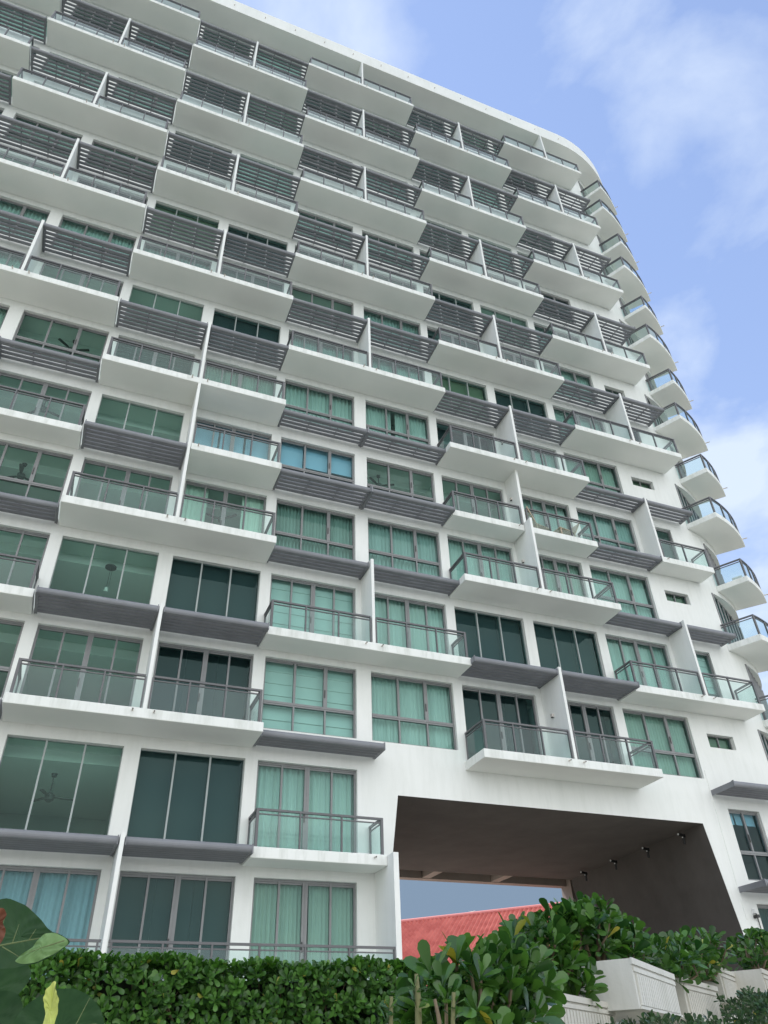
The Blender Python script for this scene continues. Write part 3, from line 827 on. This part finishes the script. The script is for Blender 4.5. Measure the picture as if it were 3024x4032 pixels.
# ceiling fans seen through the glass
def fan(x, y, z, a, lb, drop=.45):
    r_ = empty('ceiling_fan', (x, y, z)); tag(r_, lb, 'ceiling fan', 'ceiling fans in the rooms')
    m = MB(); m.tube([(0, 0, 0), (0, 0, -drop)], .02, 8); m.build('rod', FANM, r_)
    m = MB(); m.tube([(0, 0, 0), (0, 0, -.09)], [.085, .06], 14); m.build('canopy', FANM, r_)
    m = MB(); m.tube([(0, 0, -drop+.09), (0, 0, -drop+.03), (0, 0, -drop-.1), (0, 0, -drop-.15)], [.05, .13, .12, .05], 16); m.build('motor', FANM, r_)
    for k in range(3):
        t = math.radians(a+120*k); c, s_ = math.cos(t), math.sin(t)
        m = MB(); pr = []
        for rr_, hw in ((.12, .035), (.3, .055), (.62, .06), (.66, .045)):
            pr.append((rr_, hw))
        top = [(rr_*c-hw*s_, rr_*s_+hw*c) for rr_, hw in pr]; bot = [(rr_*c+hw*s_, rr_*s_-hw*c) for rr_, hw in pr]
        m.prism(bot+top[::-1], -drop-.03, -drop-.015); m.build('blade', FANM, r_)
fan(-3.7, 22.55, HD[4]-.05, 150, 'dark ceiling fan behind the large left-hand window below a louvre sunshade', .5)
fan(-3.4, 22.45, HD[6]-.05, 100, 'dark ceiling fan in the upper left room under the highest long balcony', .5)
fan(-3.7, 22.45, HD[5]-.05, 20, 'dark ceiling fan behind the glass balustrade at the left edge', .5)
fan(3.1, 22.55, HD[4]-.2, 75, 'dark ceiling fan behind the half-open door of a centre-left balcony', .5)
fan(9.3, 22.45, HD[5]-.05, 95, 'dark ceiling fan in the curtainless window between two sunshades', .5)
fan(-.5, 22.7, HD[1]-.55, 10, 'dark ceiling fan with pale lamp in the lowest tall window', .6)
# pendant lamp in a tall window
pn = empty('pendant_lamp', (-.25, 22.5, HD[3]-.25)); tag(pn, 'round dark pendant lamp in the tall left window above a sunshade', 'pendant lamp')
m = MB(); m.tube([(0, 0, 0), (0, 0, -.05)], .18, 18); m.build('lamp_plate', FANM, pn)
m = MB(); m.tube([(0, 0, -.05), (0, 0, -.8)], .008, 6); m.tube([(.06, 0, -.05), (.06, 0, -.75)], .006, 6); m.build('cord', FANM, pn)
m = MB(); m.tube([(0, 0, -.8), (0, 0, -.95)], [.05, .07], 10); m.build('lamp_shade', CHAIRW, pn)

# loungers and chairs on balconies
def lounger(x, y, z, rz, lb):
    r_ = empty('sun_lounger', (x, y, z)); r_.rotation_euler = (0, 0, rz); tag(r_, lb, 'lounger', 'wooden loungers on the single balcony')
    m = MB()
    for k in range(7): m.box(-.28, .28, -.1+.13*k, .0+.13*k, .30, .325)
    m.build('seat', WOOD, r_)
    m = MB()
    for k in range(6):
        a = (-.12-.06*k, .33+.11*k); m.face((-.28, a[0], a[1]), (.28, a[0], a[1]), (.28, a[0]-.05, a[1]+.09), (-.28, a[0]-.05, a[1]+.09))
    for s_ in (-.26, .26): m.obox((s_, -.1, .31), (s_, -.5, 1.02), .03, .04)
    m.build('backrest', WOOD, r_)
    for s_, t in ((-.25, -.05), (.25, -.05), (-.25, .72), (.25, .72)):
        m = MB(); m.box(s_-.02, s_+.02, t-.02, t+.02, 0, .30); m.build('leg', WOOD, r_)
lounger(15.55, 20.98, FZ[5], -1.35, 'wooden slatted lounger beside the divider on the right-hand single balcony')
lounger(17.3, 21.0, FZ[5], 1.75, 'wooden slatted lounger at the far end of the right-hand single balcony')
def chair(f, ang, rz, lb):
    R_ = (RW+RB)/2-.1
    x, y = arc(R_, ang, ang, 1)[0]
    r_ = empty('balcony_chair', (x, y, FZ[f])); r_.rotation_euler = (0, 0, rz); tag(r_, lb, 'chair', 'white chairs on the curved corner balconies')
    m = MB(); m.box(-.23, .23, -.22, .22, .43, .46); m.build('seat', CHAIRW, r_)
    m = MB(); m.box(-.23, .23, .19, .22, .86, .98)
    for k in range(5): m.box(-.21+.1*k, -.185+.1*k, .195, .215, .46, .86)
    m.build('backrest', CHAIRW, r_)
    for s_, t in ((-.21, -.2), (.21, -.2), (-.21, .2), (.21, .2)):
        m = MB(); m.box(s_-.018, s_+.018, t-.018, t+.018, 0, .43); m.build('leg', CHAIRW, r_)
for f, lb in ((4, 'white slat-back chair on the lowest curved corner balcony in full view'), (5, 'white slat-back chair on the second curved corner balcony from below'),
              (7, 'white slat-back chair on the fourth curved corner balcony from below'), (9, 'white slat-back chair on the sixth curved corner balcony from below'),
              (13, 'white slat-back chair on the third curved corner balcony from the roof')):
    chair(f, 30, math.radians(-60), lb)

# security camera and conduit by the wing window
sc = empty('security_camera', (21.95, Y, 4.15)); tag(sc, 'small white security camera with black lens beside the lowest right window', 'camera')
m = MB(); m.box(-.06, .06, -.14, -.002, .02, .16); m.build('housing', CHAIRW, sc)
m = MB(); m.box(-.07, .03, -.20, -.02, -.12, -.03); m.build('lens', BLACK, sc)
m = MB(); m.tube([(.07, -.03, .05), (.09, -.03, -.1), (.13, -.03, -1.6)], .014, 6); m.build('cable', BLACK, sc)
# wind vane / lightning finial on the roof edge
fn = empty('roof_finial', (26.2, 20.95, 55.2)); tag(fn, 'thin three-armed metal finial standing on the roof edge at the curved corner', 'finial')
m = MB(); m.tube([(0, 0, 0), (0, 0, .75)], .018, 6); m.build('pole', RAILM, fn)
for k in range(3):
    t = math.radians(90+120*k+20); m = MB(); m.tube([(0, 0, .75), (.25*math.cos(t), 0, .75+.25*math.sin(t))], [.02, .008], 6); m.build('arm', RAILM, fn)

# ------------------------------------------------------------------ red roofed building beyond the passage
TILE = bpy.data.materials.new('red_roof_tile'); TILE.use_nodes = True
t_ = TILE.node_tree; b_ = t_.nodes['Principled BSDF']; b_.inputs['Roughness'].default_value = .75; b_.inputs['Specular IOR Level'].default_value = .15
nz = t_.nodes.new('ShaderNodeTexNoise'); nz.inputs['Scale'].default_value = 1.4; nz.inputs['Detail'].default_value = 5
c_ = t_.nodes.new('ShaderNodeTexCoord'); t_.links.new(c_.outputs['Object'], nz.inputs[0])
rr_ = t_.nodes.new('ShaderNodeValToRGB'); rr_.color_ramp.elements[0].color = (.46, .122, .10, 1); rr_.color_ramp.elements[1].color = (.58, .185, .15, 1)
rr_.color_ramp.elements[0].position = .35; rr_.color_ramp.elements[1].position = .65
t_.links.new(nz.outputs[0], rr_.inputs[0]); t_.links.new(rr_.outputs[0], b_.inputs['Base Color'])
RED = mat('red_ridge_tile', (.66, .22, .20), .55)
p1 = Vector((20.7, 48.9, 8.0)); p2 = Vector((26.6, 42.7, 8.0))
rd = (p2-p1).normalized(); dn = Vector((rd.y, -rd.x, 0))
if dn.dot(-p1) < 0: dn = -dn
H0 = p1-rd*14; Lr = 34.0; run, drop = 9.0, 5.4
house = empty('red_roofed_house', tuple(H0-Vector((0, 0, 8.0)))); tag(house, 'long building with a sunlit red tiled roof seen through the passage', 'building')
org = Vector(house.location)
def loc(u, v, z): q = H0+rd*u+dn*v; return (q.x-org.x, q.y-org.y, z)
m = MB(); nu, nv = 125, 30
for jv in range(nv):           # courses of pan tiles: each course a rolled strip stepped over the next
    for ku in range(nu*2+1):
        u = Lr*ku/(nu*2)
        for (vv, lift) in ((jv/nv, .0), ((jv+1)/nv, .012)):
            h = .13*(ku % 2)+lift
            m.v.append(loc(u, run*vv+(.0), 8.0-drop*vv+h))
for jv in range(nv):
    base = jv*(nu*2+1)*2
    for ku in range(nu*2):
        a = base+2*ku; m.f.append((a, a+2, a+3, a+1))
    if jv < nv-1:
        nb = base+(nu*2+1)*2
        for ku in range(nu*2): m.f.append((base+2*ku+1, base+2*ku+3, nb+2*ku+2, nb+2*ku))
rof = m.build('roof', TILE, house)
m = MB(); m.tube([loc(0, 0, 8.05), loc(Lr, 0, 8.05)], .13, 10); m.build('ridge_cap', RED, rof)
m = MB()
m.face(loc(0, 0, 8), loc(Lr, 0, 8), loc(Lr, -run, 8-drop), loc(0, -run, 8-drop)); m.build('rear_slope', TILE, rof)
m = MB()
for (a, b2) in (((.6, run-.7), (Lr-.6, run-.7)), ((Lr-.6, run-.7), (Lr-.6, -run+.7)), ((Lr-.6, -run+.7), (.6, -run+.7)), ((.6, -run+.7), (.6, run-.7))):
    m.face(loc(*a, -2), loc(*b2, -2), loc(*b2, 2.9), loc(*a, 2.9))
m.face(loc(.6, run-.7, 2.9), loc(.6, -run+.7, 2.9), loc(.6, 0, 7.8)); m.face(loc(Lr-.6, run-.7, 2.9), loc(Lr-.6, -run+.7, 2.9), loc(Lr-.6, 0, 7.8))
m.build('wall', WHITE, house)
# gull far off in the gap of the passage
gu = MB(); gu.tube([(-.32, 0, -.02), (-.15, 0, 0), (.1, 0, 0), (.3, 0, .02)], [.01, .07, .08, .01], 8)
gu.face((-.1, 0, .03), (.12, 0, .03), (.0, -.62, .18), (-.1, -.6, .17)); gu.face((-.1, 0, .03), (.12, 0, .03), (.0, .62, .18), (-.1, .6, .17))
gb = gu.build('bird', CHAIRW); gb.location = (69.3, 130.9, 23.56); gb.rotation_euler = (0, .25, .9); gb.scale = (1, 1, 1)
tag(gb, 'small white bird flying above the red roof', 'bird')

# ------------------------------------------------------------------ planting
def leaf(m, base, d, up_, ln, wd, curl=.25, fold=.18, rnd=True):
    """obovate leaf: narrow at the stalk, broad and round near the tip"""
    d = d.normalized(); sd_ = d.cross(up_)
    if sd_.length < 1e-3: sd_ = d.cross(Vector((1, 0, 0)))
    sd_.normalize(); nr = sd_.cross(d).normalized()
    prof = ((0, .10), (.3, .36), (.58, .80), (.80, 1.0), (.94, .72), (1.0, .15))
    i = len(m.v)
    for t, wv in prof:
        c = base+d*(ln*t)-nr*(curl*ln*t*t*.5)
        m.v += [tuple(c-sd_*wd/2*wv+nr*fold*wd*wv*.5), tuple(c), tuple(c+sd_*wd/2*wv+nr*fold*wd*wv*.5)]
    for k in range(len(prof)-1):
        a = i+3*k
        m.f += [(a, a+1, a+4, a+3), (a+1, a+2, a+5, a+4)]
RND = random.Random(11)
def rosette(m, c, ax, ln, nl=9, spread=(.35, 1.25)):
    ax = ax.normalized(); ref = Vector((0, 0, 1)) if abs(ax.z) < .9 else Vector((1, 0, 0))
    a = ax.cross(ref).normalized(); b = ax.cross(a); ph = RND.uniform(0, 6.28)
    for k in range(nl):
        t = ph+k*2.4; q = spread[0]+(spread[1]-spread[0])*(k/(nl-1))
        rad = a*math.cos(t)+b*math.sin(t)
        d = ax*math.cos(q)+rad*math.sin(q)
        l = ln*RND.uniform(.75, 1.12)*(.65+.35*min(1, (k+2)/5))
        leaf(m, c-ax*(ln*.35*k/nl), d, ax, l, l*RND.uniform(.38, .5), RND.uniform(-.1, .5), RND.uniform(.05, .3))
def shrub(name, label, cat, blobs, ln, n, mtl, group=None, seed=1, nl=9, stems=True, droop=0.0):
    """blobs: (x, y, z, rx, ry, rz); rosettes are scattered through and over each"""
    RND.seed(seed)
    root = empty(name, (blobs[0][0], blobs[0][1], gz(blobs[0][0], blobs[0][1]))); tag(root, label, cat, group)
    o_ = Vector(root.location); m = MB(); st = MB()
    vol = [b[3]*b[4]*b[5] for b in blobs]; tot = sum(v**.7 for v in vol)
    for b, v in zip(blobs, vol):
        c = Vector(b[:3])-o_
        for k in range(max(4, int(n*(v**.7)/tot))):
            while True:
                q = Vector((RND.uniform(-1, 1), RND.uniform(-1, 1), RND.uniform(-1, 1)))
                if .05 < q.length < 1: break
            q = q.normalized()*(q.length**.45)
            pos = c+Vector((q.x*b[3], q.y*b[4], q.z*b[5]))
            ax = Vector((q.x*.8, q.y*.8, q.z*.5+.75-droop))+Vector((RND.uniform(-.3, .3), RND.uniform(-.3, .3), RND.uniform(-.2, .2)))
            rosette(m, pos, ax, ln*RND.uniform(.7, 1.15), nl)
            if stems and k % 3 == 0:
                e = c+Vector((q.x*b[3]*.3, q.y*b[4]*.3, -b[5]*1.1)); mid = (pos+e)/2+Vector((RND.uniform(-.05, .05), RND.uniform(-.05, .05), -.02))
                st.tube([e, mid, pos], [.012, .009, .006], 5, False)
    m.build('foliage', mtl, root, smooth=True)
    if st.v: st.build('stem', STEM, root)
    return root
# clipped hedge
def hedge():
    RND.seed(3)
    root = empty('hedge', (1.0, 8.4, gz(1, 8.4))); tag(root, 'long clipped dark green hedge in front of the ground floor terrace', 'hedge')
    o_ = Vector(root.location); m = MB(); st = MB()
    def top(x): return .90+.02*math.sin(x*2.3)+.018*math.sin(x*7.1)
    for k in range(3300):
        x = RND.uniform(-2.6, 3.75); y = 7.75+RND.random()**1.6*.9
        tz = top(x)
        if RND.random() < .38: z = tz-RND.random()**2*.06; ax = Vector((RND.uniform(-.35, .35), RND.uniform(-.55, .3), 1))
        else:
            z = tz-.05-RND.random()*.95; y = 7.72+RND.random()**2.2*.5; ax = Vector((RND.uniform(-.5, .5), -.9, RND.uniform(0, .8)))
        if y < 7.95 and RND.random() < .10 and z < tz-.15: continue
        rosette(m, Vector((x, y, z))-o_, ax, RND.uniform(.075, .115), 7)
    m.build('foliage', HEDGE, root, smooth=True)
    for k in range(120):
        x = RND.uniform(-2.4, 3.7); y = RND.uniform(7.9, 8.4)
        st.tube([Vector((x, y+.2, -.35))-o_, Vector((x+RND.uniform(-.15, .15), y, .3))-o_, Vector((x+RND.uniform(-.3, .3), y-.05, .8))-o_], [.014, .01, .006], 5, False)
    st.build('stem', STEM, root)
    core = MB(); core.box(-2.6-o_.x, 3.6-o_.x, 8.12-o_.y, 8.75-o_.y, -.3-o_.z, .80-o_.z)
    core.build('dark_core', mat('hedge_gloom', (.012, .02, .008), .95, noise=(9, .5)), root)  # solid box for the hedge inside, its shade put into a near-black colour
hedge()
# concrete trough planters of the retaining wall
def planter(tl, tr_, zt, h, dep, label, mtl):
    a = Vector((tl[0], tl[1], 0)); b = Vector((tr_[0], tr_[1], 0)); ux = (b-a).normalized(); uy = Vector((-ux.y, ux.x, 0)); Wd = (b-a).length
    root = empty('planter', (a.x, a.y, zt-h)); tag(root, label, 'planter', 'concrete planters of the stepped retaining wall')
    root.rotation_euler = (0, 0, math.atan2(ux.y, ux.x))
    m = MB(); wl = .07
    m.box(0, Wd, 0, wl, 0, h); m.box(0, Wd, dep-wl, dep, 0, h); m.box(0, wl, wl, dep-wl, 0, h); m.box(Wd-wl, Wd, wl, dep-wl, 0, h)
    m.box(wl, Wd-wl, wl, dep-wl, 0, h*.2)
    o = m.build('trough', mtl, root)
    # mouldings under the rim and the ribbed panel, proud of the face
    k = MB(); k.box(-.004, Wd+.004, -.012, -.001, h*.88, h+.003); k.box(.02, Wd-.01, -.009, -.001, h*.74, h*.83)
    k.box(.02, Wd-.01, -.012, -.001, .0, h*.06); k.build('moulding', mtl, root)
    r = MB(); n = int(Wd/.052)
    for q in range(n):
        x = .05+(Wd-.09)*q/n; r.box(x, x+(Wd-.09)/n*.72, -.011, -.001, h*.08, h*.70)
    r.build('ribbed_panel', mtl, root)
    s_ = MB(); s_.box(wl, Wd-wl, wl, dep-wl, h*.8, h*.86); s_.build('soil', STEM, root)
planter((2.24, 3.55), (3.06, 4.20), .320, .20, .50, 'pale ribbed concrete planter lowest and nearest, under the big shrub', CONC)
planter((3.05, 3.963), (3.90, 4.66), .517, .235, .52, 'whitest ribbed concrete planter, tall blank side facing the big shrub', CONCW)
planter((4.08, 4.80), (4.87, 5.36), .517, .235, .50, 'ribbed concrete planter right beside the whitest one, at the same height', CONC)
planter((5.01, 5.44), (5.95, 6.15), .663, .24, .52, 'yellowish ribbed concrete planter on the upper step', CONC)
planter((5.62, 5.62), (6.5, 6.25), .676, .25, .6, 'ribbed concrete planter at the right edge, with a blank stained side', CONC)
# retaining wall shoulder that carries the planters
shrub('sea_lettuce_shrub', 'big glossy green shrub nearest the camera, in front of the hedge end', 'shrub',
      [(1.42, 2.86, .17, .18, .22, .19), (1.64, 2.97, .23, .19, .22, .19), (1.79, 3.13, .31, .14, .2, .18), (1.40, 2.8, .0, .2, .25, .16), (1.58, 2.9, .0, .15, .25, .16)],
      .122, 180, BUSH, 'shrubs planted along the retaining wall', 21, 8)
shrub('sea_lettuce_shrub', 'leafy shrub growing out of the lowest planter below the red roof', 'shrub',
      [(2.24, 3.88, .36, .21, .2, .16), (2.56, 4.12, .50, .22, .2, .20), (2.82, 4.3, .66, .17, .17, .14), (2.70, 4.0, .44, .10, .10, .14)],
      .120, 135, BUSH, 'shrubs planted along the retaining wall', 25, 8)
shrub('sea_lettuce_shrub', 'tall glossy shrub rising behind the whitest planter, against the dark passage wall', 'shrub',
      [(3.05, 4.3, .68, .2, .2, .15), (3.3, 4.5, .66, .25, .2, .14), (3.62, 4.75, .66, .22, .2, .15)],
      .115, 130, BUSH, 'shrubs planted along the retaining wall', 22, 8)
shrub('sea_lettuce_shrub', 'low spreading shrub growing from the planter beside the whitest one', 'shrub',
      [(4.2, 5.0, .62, .26, .2, .12), (4.55, 5.3, .68, .28, .2, .15), (4.9, 5.5, .74, .25, .2, .15), (3.95, 4.85, .58, .2, .18, .12)],
      .115, 125, BUSH, 'shrubs planted along the retaining wall', 23, 8)
shrub('sea_lettuce_shrub', 'glossy shrub at the right edge above the farthest planter', 'shrub',
      [(5.9, 5.95, .84, .25, .2, .13), (6.3, 6.2, .86, .3, .2, .14)], .115, 60, BUSH, 'shrubs planted along the retaining wall', 24, 8)
shrub('creeper', 'dark round-leaved creeper below the whitest planter', 'creeper',
      [(2.95, 3.80, .17, .30, .12, .06), (3.35, 4.05, .20, .35, .12, .06), (3.75, 4.35, .19, .3, .12, .05), (2.6, 3.6, .12, .2, .1, .05)], .05, 150, IVY, 'creepers hanging on the bank', 31, 6, False, .3)
shrub('creeper', 'dense dark creeper mat at the lower right corner below the upper planters', 'creeper',
      [(4.75, 4.95, .36, .25, .15, .10), (5.15, 5.25, .34, .35, .15, .12), (5.7, 5.55, .40, .35, .15, .10)], .055, 260, IVY, 'creepers hanging on the bank', 32, 6, False, .3)

# bare cut stems in front of the big shrub
def stick(pts, rad, label, mtl, leaves=0):
    r_ = empty('cut_stem', tuple(pts[0])); tag(r_, label, 'plant stem', 'cut stems in front of the shrub'); o_ = Vector(pts[0])
    m = MB(); q = [Vector(p)-o_ for p in pts]
    m.tube(q, rad, 8); m.build('stem', mtl, r_, smooth=True)
    if leaves:
        m = MB()
        for k in range(leaves): rosette(m, q[-1]-(q[-1]-q[0])*(.12+.3*k/leaves)+Vector((RND.uniform(-.01, .01), RND.uniform(-.01, .01), 0)), Vector((RND.uniform(-.6, .6), -.4, .7)), .04, 6)
        m.build('foliage', BUSH, r_, smooth=True)
stick([(1.10, 2.47, .0), (1.092, 2.46, .14), (1.09, 2.45, .20), (1.088, 2.45, .265)], [.012, .011, .010, .006], 'tallest cut stem with small leaves in front of the big shrub', STEMG, 3)
stick([(1.155, 2.44, .0), (1.15, 2.44, .15), (1.14, 2.44, .20)], [.008, .007, .005], 'short brown cut stem right of the tallest one', STEM)
stick([(1.19, 2.42, .0), (1.185, 2.42, .14), (1.19, 2.41, .215)], [.008, .007, .006], 'yellowish cut stem with fresh leaf tuft', STEMG, 2)
stick([(1.02, 2.50, .0), (1.02, 2.50, .14), (1.02, 2.49, .21)], [.008, .007, .006], 'pale cut stem at the left end of the big shrub', STEMG, 2)

# sea grape with large round leaves close to the camera
SGL = bpy.data.materials.new('sea_grape_leaf'); SGL.use_nodes = True
t_ = SGL.node_tree; b_ = t_.nodes['Principled BSDF']; b_.inputs['Roughness'].default_value = .5
b_.inputs['Specular IOR Level'].default_value = .28
tlc = t_.nodes.new('ShaderNodeBsdfTranslucent'); tlc.inputs[0].default_value = (.13, .26, .08, 1)
mi_ = t_.nodes.new('ShaderNodeMixShader'); mi_.inputs[0].default_value = .30
nz = t_.nodes.new('ShaderNodeTexNoise'); nz.inputs['Scale'].default_value = 45; c_ = t_.nodes.new('ShaderNodeTexCoord'); t_.links.new(c_.outputs['Object'], nz.inputs[0])
rr_ = t_.nodes.new('ShaderNodeValToRGB'); rr_.color_ramp.elements[0].color = (.014, .046, .020, 1); rr_.color_ramp.elements[1].color = (.026, .072, .028, 1)
rr_.color_ramp.elements[0].position = .35; rr_.color_ramp.elements[1].position = .65
t_.links.new(nz.outputs[0], rr_.inputs[0]); t_.links.new(rr_.outputs[0], b_.inputs['Base Color'])
t_.links.new(b_.outputs[0], mi_.inputs[1]); t_.links.new(tlc.outputs[0], mi_.inputs[2]); t_.links.new(mi_.outputs[0], t_.nodes['Material Output'].inputs[0])
SGY = mat('young_yellow_leaf', (.50, .56, .14), .5, noise=(60, .10))
SGV = mat('leaf_vein', (.13, .17, .06), .6)
SGR = mat('dry_red_leaf', (.14, .045, .018), .6, noise=(50, .4))
sg = empty('sea_grape_plant', (-.05, .9, -1.6)); tag(sg, 'sea grape with large round leathery leaves close up at the lower left', 'plant')
so = Vector(sg.location)
def blade_mesh(outline, bulge=.006):
    """a leaf blade from a 3D outline, filled toward its middle with a slight cup"""
    P = [Vector(p) for p in outline]; c = sum(P, Vector())/len(P)
    nrm = Vector()
    for k in range(len(P)): nrm += (P[k]-c).cross(P[(k+1) % len(P)]-c)
    nrm.normalize(); m = MB(); n = len(P); R_ = 5
    for r in range(R_+1):
        t = r/R_
        for k in range(n):
            q = c+(P[k]-c)*(1-t*.999)+nrm*bulge*math.sin(t*math.pi/2)+nrm*.0018*math.sin(k*1.3+r*1.7)*(1-t)
            m.v.append(tuple(q-so))
    for r in range(R_):
        for k in range(n):
            m.f.append((r*n+k, r*n+(k+1) % n, (r+1)*n+(k+1) % n, (r+1)*n+k))
    return m, c, nrm
def smooth_loop(pts, sub=6):
    P = [Vector(p) for p in pts]; n = len(P); o = []
    for k in range(n):
        a, b, c, d = P[k-1], P[k], P[(k+1) % n], P[(k+2) % n]
        for s_ in range(sub):
            t = s_/sub
            o.append(.5*((2*b)+(c-a)*t+(2*a-5*b+4*c-d)*t*t+(3*b-a-3*c+d)*t*t*t))
    return o
def vein(a, b, w0, off=Vector((0, -.0035, .001)), sag=0):
    m = MB(); a = Vector(a)+off-so; b = Vector(b)+off-so; mid = (a+b)/2+Vector((0, -.002, sag))
    m.tube([a, mid, b], [w0, w0*.7, w0*.3], 6); return m
# leaf 1: broad blade with a folded-up bright tip, reaching in from the left
l1 = smooth_loop([(-.075, .90, .135), (-.045, .895, .1545), (-.022, .89, .151), (-.003, .885, .138), (.008, .882, .128), (.022, .88, .1225), (.028, .878, .116), (.012, .88, .104), (-.01, .885, .0975), (-.04, .892, .097), (-.07, .90, .11)])
m, c, nr = blade_mesh(l1, .004); lf = m.build('leaf', SGL, sg, smooth=True)
vein((-.06, .894, .108), (.012, .879, .121), .0011).build('midrib', SGV, lf)
for q0, q1 in (((-.036, .887, .1125), (-.034, .887, .135)), ((-.022, .885, .115), (-.02, .885, .131)), ((-.008, .882, .118), (-.004, .882, .127)), ((-.03, .886, .112), (-.01, .884, .102))):
    vein(q0, q1, .0006).build('side_vein', SGV, lf)
SGF = mat('pale_leaf_underside', (.15, .27, .09), .55, noise=(60, .12))
lp = smooth_loop([(.027, .868, .1155), (.014, .867, .123), (.003, .869, .1215), (-.004, .872, .112), (-.016, .876, .1015), (-.004, .872, .0985), (.012, .868, .104)])
m, c, nr = blade_mesh(lp, .003); m.build('leaf_fold', SGF, lf, smooth=True)
vein((.023, .866, .1165), (-.006, .872, .107), .0007, Vector((0, -.0045, 0))).build('side_vein', SGV, lf)
# leaf 2: round blade at the bottom edge
l2 = smooth_loop([(-.006, .90, .048), (.0, .898, .066), (.016, .893, .077), (.033, .89, .081), (.052, .89, .077), (.068, .892, .064), (.075, .896, .046), (.07, .905, .02), (.04, .912, .0), (.005, .908, .018)])
m, c, nr = blade_mesh(l2, .005); l2o = m.build('leaf', SGL, sg, smooth=True)
vein((.036, .898, .02), (.056, .887, .072), .0009).build('midrib', SGV, l2o)
vein((.054, .890, .050), (.066, .889, .052), .0006).build('side_vein', SGV, l2o)
# young yellow leaf, folded and upright in front of it
l3 = smooth_loop([(.0215, .852, .083), (.0155, .85, .076), (.015, .85, .068), (.0185, .85, .058), (.019, .85, .03), (.027, .848, .03), (.0285, .847, .055), (.0275, .846, .068), (.0235, .848, .076)])
m, c, nr = blade_mesh(l3, -.003); m.build('young_leaf', SGY, sg, smooth=True)
# darker leaves behind at the left edge
for pts in ([(-.06, 1.0, .10), (-.02, 1.0, .118), (.0, 1.0, .105), (-.008, 1.0, .085), (-.03, 1.0, .06), (-.07, 1.0, .06)], [(-.05, .97, .075), (-.015, .97, .086), (.0, .97, .068), (-.012, .97, .045), (-.05, .97, .03)]):
    m, c, nr = blade_mesh(smooth_loop(pts), .005); m.build('leaf', SGL, sg, smooth=True)
m, c, nr = blade_mesh(smooth_loop([(-.055, .80, .125), (-.037, .80, .132), (-.030, .80, .127), (-.0315, .80, .121), (-.0275, .80, .114), (-.030, .80, .104), (-.042, .80, .101), (-.058, .80, .108)]), .006)
m.build('dry_leaf', SGR, sg, smooth=True)
m = MB(); m.tube([Vector((-.10, .95, -.3))-so, Vector((-.09, .93, 0))-so, Vector((-.075, .90, .1))-so, Vector((-.06, .894, .108))-so], [.006, .005, .004, .003], 8)
m.tube([Vector((-.02, .95, -1.6))-so, Vector((.0, .94, -.5))-so, Vector((.036, .90, .02))-so], [.009, .006, .002], 8)
m.tube([Vector((-.11, .97, -1.6))-so, Vector((-.10, .95, -.3))-so], [.009, .006], 8)
m.build('branch', STEM, sg, smooth=True)
